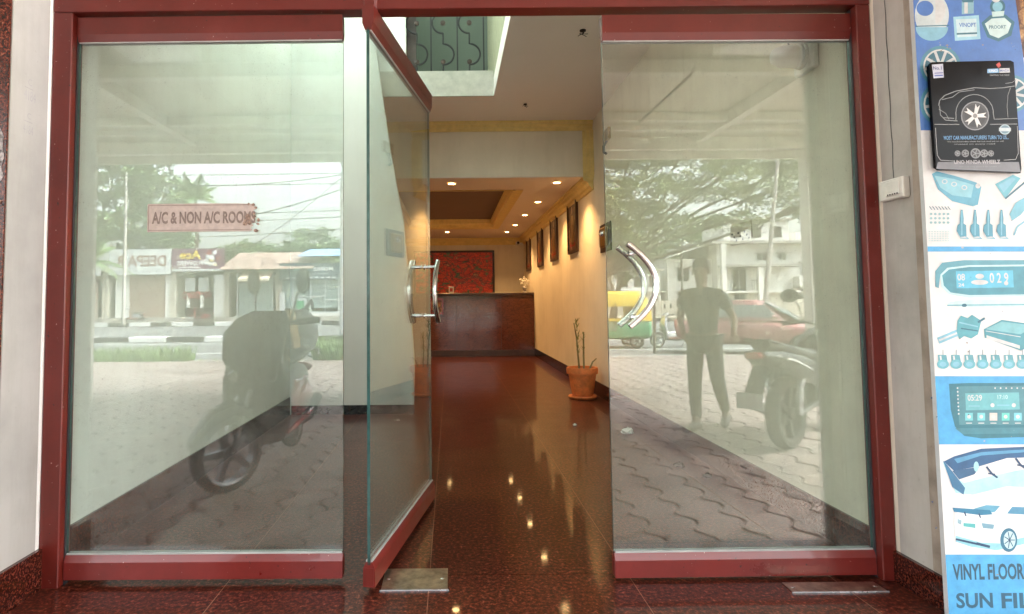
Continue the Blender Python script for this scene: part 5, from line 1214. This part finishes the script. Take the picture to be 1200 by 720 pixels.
for x in (19,20.6,22.2):
    for z in (.4,2.6): MB().box(x,x+.9,-59.999,-59.96,z,z+1.1).build('window','darkint',t)
t = empty('compound_wall','long low pale compound wall across the road','wall',(0,0,0))
for k in range(26): MB().box(-2+2.0*k,-2+2.0*k+1.97,-45.2,-45.0,-.51,1.1+.02*(k%2)).build('wall_panel','sw',t)

# ============================================================ TREES
def tree(name, label, cat, loc, crowns, tr, mat, nleaf, ls, seed, group=None, clump=.5, trunk_top=None, droop=0):
    """crowns: list of (x,y,z, rx,ry,rz) ellipsoids, local; limbs run to each of them"""
    rg = np.random.RandomState(seed); rr = random.Random(seed)
    t = empty(name, label, cat, loc, 0, group)
    zt = trunk_top or min(c[2] for c in crowns)*.6
    mb = MB(); k1 = Vector((rr.uniform(-.3,.3), rr.uniform(-.3,.3), zt*.5)); top = Vector((rr.uniform(-.3,.3), rr.uniform(-.3,.3), zt))
    mb.tube([(0,0,-.1),(k1.x*.5,k1.y*.5,zt*.25),k1,top],[tr*1.3,tr,tr*.85,tr*.75],10)
    mb.build('trunk','bark',t,True)
    mb = MB()
    for c in crowns:
        c3 = Vector(c[:3]); mid = top.lerp(c3,.5)+Vector((rr.uniform(-.4,.4),rr.uniform(-.4,.4),rr.uniform(-.2,.6)))
        mb.tube([top-Vector((0,0,.2)), mid, c3],[tr*.36,tr*.2,tr*.09],7)
        for q in range(5):
            a, e = rr.uniform(0,6.28), rr.uniform(-.4,1.2); d = Vector((math.cos(a)*math.cos(e)*c[3], math.sin(a)*math.cos(e)*c[4], math.sin(e)*c[5]))*.85
            mb.tube([mid.lerp(c3,rr.uniform(.3,1)), c3+d*.5+Vector((0,0,.1)), c3+d],[tr*.14,tr*.09,tr*.03],5)
    mb.build('limb','bark',t,True)
    vol = np.array([c[3]*c[4]*c[5] for c in crowns]); vol = vol/vol.sum()
    P = []
    for c, w in zip(crowns, vol):
        ncl = max(6, int(nleaf*w/38)); d = rg.normal(size=(ncl,3)); d /= np.linalg.norm(d,axis=1)[:,None]
        rad_ = rg.uniform(.35,1.0,ncl)**.6; cen = np.array(c[:3])+d*rad_[:,None]*np.array(c[3:6])
        cr = rg.uniform(.5,1.2,ncl)*clump
        for q in range(ncl):
            P.append(cen[q]+rg.normal(size=(38,3))*np.array([cr[q]*.5,cr[q]*.5,cr[q]*.26])-np.array([0,0,droop])*rg.uniform(0,1,(38,1)))
    P = np.concatenate(P); n = len(P)
    a = rg.normal(size=(n,3)); a[:,2] *= .4; a /= np.linalg.norm(a,axis=1)[:,None]; b = np.cross(a, rg.normal(size=(n,3))); b /= np.linalg.norm(b,axis=1)[:,None]
    s_ = rg.uniform(.6,1.3,n)[:,None]*ls
    V_ = np.stack([P-a*s_*.5, P+b*s_*.28, P+a*s_*.5, P-b*s_*.28],1).reshape(-1,3)
    me = bpy.data.meshes.new('crown'); me.vertices.add(4*n); me.vertices.foreach_set('co', V_.ravel().astype(np.float32))
    me.loops.add(4*n); me.loops.foreach_set('vertex_index', np.arange(4*n,dtype=np.int32)); me.polygons.add(n); me.polygons.foreach_set('loop_start', np.arange(0,4*n,4,dtype=np.int32)); me.update(); me.validate()
    me.materials.append(M[mat]); o = bpy.data.objects.new('crown', me); C.objects.link(o); o.parent = t
    return t
# spreading tree seen in the right pane
tree('rain_tree','large spreading tree with open feathery crown over the road','tree',(7.2,-23.5,-.5),[(-1,0,8.3,2.6,2.4,1.4),(1.6,.5,8.6,2.6,2.4,1.1),(4.6,0,8.9,2.8,2.4,1.0),(7.8,0,8.5,2.6,2.2,1.0),(10.2,0,8.2,2.2,2.2,1.1),(-.6,1,6.3,2.2,2,1.2),(2.4,0,6.6,2.2,2,1.0),(5.2,.8,6.9,2.2,2,.8),(8.2,0,6.6,1.8,2,.7),(10.4,0,6.0,1.6,2,.7),(.6,.5,4.7,1.9,1.4,1.0),(3.6,0,5.1,1.6,1.6,.6),(6.5,0,5.3,1.5,1.6,.5)],.34,'foliage2',72000,.13,3,clump=.5)
tree('broad_tree','bushy yellow green tree by the thin post','tree',(9.0,-27.5,-.5),[(0,0,4.2,2.4,2,1.8),(-1.4,0,3.0,1.8,1.6,1.4),(1.2,0,5.6,1.9,1.8,1.4),(-1.6,0,5.4,1.8,1.8,1.3)],.22,'foliage2',9000,.20,5,clump=.5)
# left pane trees
tree('broad_tree','tall loose dark green tree behind the shuttered shop','tree',(-30.5,-53,-.5),[(0,0,9,4.5,4,2.2),(1.8,0,12.5,3.4,3.5,2.2),(-3,0,13.5,4.5,4,2.5),(0,0,16.5,4,4,2),(3,0,7.5,3,3,1.8)],.5,'foliage',16000,.42,8,clump=1.05)
tree('broad_tree','dense tree mass behind the flower shop roofs','tree',(-21,-58,-.5),[(0,0,6.2,4.5,3,1.9),(4.5,0,6.0,3.5,3,1.6),(-4,0,5.6,4,3,1.6),(8,0,6,2.6,3,1.5)],.45,'foliage',12000,.38,9,clump=.9)
tree('round_tree','round topped tree behind the phone shop','tree',(-14.2,-56,-.5),[(0,0,7.0,3.0,3,2.4),(1.6,0,6.2,2.2,2,1.7),(-1.8,0,6.0,2.2,2,1.7)],.3,'foliage',9000,.30,10,clump=.6)
tree('round_tree','low leafy tree behind the white house','tree',(27,-73,-.5),[(0,0,7,4,3,2.4),(5,0,8.8,4,3,2.2),(11,0,8.2,4,3,2)],.4,'foliage',9000,.4,12,clump=.9)
def palm(loc, h, seed, label):
    rr = random.Random(seed); t = empty('palm_tree', label, 'palm', loc)
    MB().tube([(0,0,0),(.3,0,h*.35),(.4,0,h*.7),(.2,0,h)],[.28,.2,.17,.15],10).build('trunk','bark',t,True)
    for k in range(17):
        a = 6.283*k/17+rr.uniform(-.15,.15); el = rr.uniform(.1,1.35); L = rr.uniform(2.8,3.6); mb = MB(); pts = []
        for q in range(9):
            s_ = q/8; r_ = L*s_*math.cos(el)*(1-.12*s_); z = L*s_*math.sin(el)-1.5*s_*s_*(1.3-el*.6)
            pts.append(Vector((.2+math.cos(a)*r_, math.sin(a)*r_, h+z)))
        mb.tube(pts,[.04]*4+[.025]*5,4)
        sd_ = Vector((-math.sin(a),math.cos(a),0))
        for q in range(1,32):
            u = q/32*8; i = min(7,int(u)); p = pts[i].lerp(pts[i+1],u-i); l = .75*math.sin(math.pi*min(1,q/30))**.6+.1
            for sg in (-1,1):
                e = p+sd_*sg*l*.8+Vector((math.cos(a)*.25,math.sin(a)*.25,-l*.45)); w = (pts[i+1]-pts[i]).normalized()*.045
                mb.add([p-w,p+w,e],[(0,1,2)])
        mb.build('frond','foliage',t)
palm((-23.9,-50,-.5), 11.2, 4, 'coconut palm rising above the flower shop roofs')
palm((-26.0,-37.4,-.4), 4.6, 6, 'short palm in front of the shuttered shop sign')
# woodland that closes the horizon
def wood(x0, x1, y0, y1, h, n, ls, seed):
    rg = np.random.RandomState(seed); P = []
    m_ = int((x1-x0)/2.2)
    for k in range(m_):
        cx, cy, hh, rr_ = x0+(x1-x0)*k/m_+rg.uniform(-1,1), rg.uniform(y0,y1), h*rg.uniform(.65,1.15), rg.uniform(1.8,3.6)
        d = rg.normal(size=(n,3)); d /= np.linalg.norm(d,axis=1)[:,None]; q = d*(rg.uniform(.5,1,n)**.5)[:,None]
        P.append(np.array([cx,cy,hh*.52])+q*np.array([rr_,rr_,hh*.52])+rg.normal(size=(n,3))*.25)
    P = np.concatenate(P); n = len(P); a = rg.normal(size=(n,3)); a /= np.linalg.norm(a,axis=1)[:,None]; b = np.cross(a, rg.normal(size=(n,3))); b /= np.linalg.norm(b,axis=1)[:,None]
    V_ = np.stack([P-a*ls*.5,P+b*ls*.3,P+a*ls*.5,P-b*ls*.3],1).reshape(-1,3)
    me = bpy.data.meshes.new('woodland'); me.vertices.add(4*n); me.vertices.foreach_set('co', V_.ravel().astype(np.float32)); me.loops.add(4*n); me.loops.foreach_set('vertex_index', np.arange(4*n,dtype=np.int32)); me.polygons.add(n); me.polygons.foreach_set('loop_start', np.arange(0,4*n,4,dtype=np.int32)); me.update(); me.validate()
    me.materials.append(M['foliage']); o = bpy.data.objects.new('woodland', me); C.objects.link(o); o['kind'] = 'stuff'; o['label'] = 'distant belt of trees behind the houses'
wood(-90, 110, -98, -84, 6.2, 420, .9, 21)

# ============================================================ POLES AND WIRES
t = empty('utility_pole','slim leaning metal pole in front of the white house','pole',(9.05,-12.6,-.35))
MB().tube([(0,0,-.1),(.35,0,2.6),(.80,0,6.2)],[.07,.062,.045],12).build('shaft','concrete',t,True); MB().tube([(.80,0,6.1),(.82,.0,6.3)],.075,10).build('cap','iron',t,True)
t = empty('utility_pole','tall straight concrete pole left of the palm','pole',(-22.9,-37.0,-.2))
MB().tube([(0,0,0),(0,0,10.5)],[.13,.08],10).build('shaft','concrete',t,True); MB().box(-.7,.7,-.04,.04,9.9,9.98).build('cross_arm','iron',t)
t = empty('wooden_post','thin dark post beside the rickshaw','post',(5.85,-12.1,-.38)); MB().tube([(0,0,0),(.03,0,1.3),(.0,0,2.5)],[.045,.04,.035],8).build('shaft','bark',t,True); MB().box(-.03,.03,-.03,.03,2.5,2.56).build('cap','iron',t)
t = empty('wooden_post','second dark post further along the kerb','post',(10.0,-20.5,-.38)); MB().tube([(0,0,0),(.0,0,3.9)],[.06,.05],8).build('shaft','bark',t,True); MB().box(-.4,.4,-.02,.02,3.6,3.64).build('cross_arm','iron',t)
t = empty('street_lamp','plain steel lamp post at the right edge of the left pane view','street lamp',(-4.75,-20.3,-.26)); MB().tube([(0,0,0),(0,0,6.4),(.1,.3,6.9),(.1,1.2,7.1)],[.10,.07,.05,.04],10).build('shaft','silver',t,True); MB().box(-.05,.25,1.15,1.75,7.02,7.14,.03).build('lamp_head','plastic',t)
wi = [((-60,-30,9.6),(30,-30,9.3),.9),((-60,-30.3,9.1),(30,-30.3,8.9),1.0),((-60,-34,8.0),(20,-34,8.3),1.3),((-60,-33,7.2),(10,-33,7.4),1.2),((-22.9,-37,9.9),(-4.75,-20.3,6.4),.5),((-22.9,-37,7.3),(-4.75,-20.3,5.8),.9),((-35,-37,6.6),(-3,-30,5.7),.8),((-14.5,-37,4.9),(-4.75,-20.3,6.3),.2)]
wl_ = ['topmost long wire across the sky','second long wire just under the topmost','third long sagging wire across the sky','fourth long wire above the shop roofs','wire from the concrete pole to the lamp post','lower wire between pole and lamp post','low wire crossing in front of the palm','short steep wire rising to the lamp post']
for k,(a,b,sag) in enumerate(wi):
    a, b = Vector(a), Vector(b)
    tag(MB().tube([a.lerp(b,q/20)-Vector((0,0,sag*4*(q/20)*(1-q/20))) for q in range(21)], .022, 4, False).build('overhead_wire','wire'), wl_[k], 'wire', 'overhead wires')
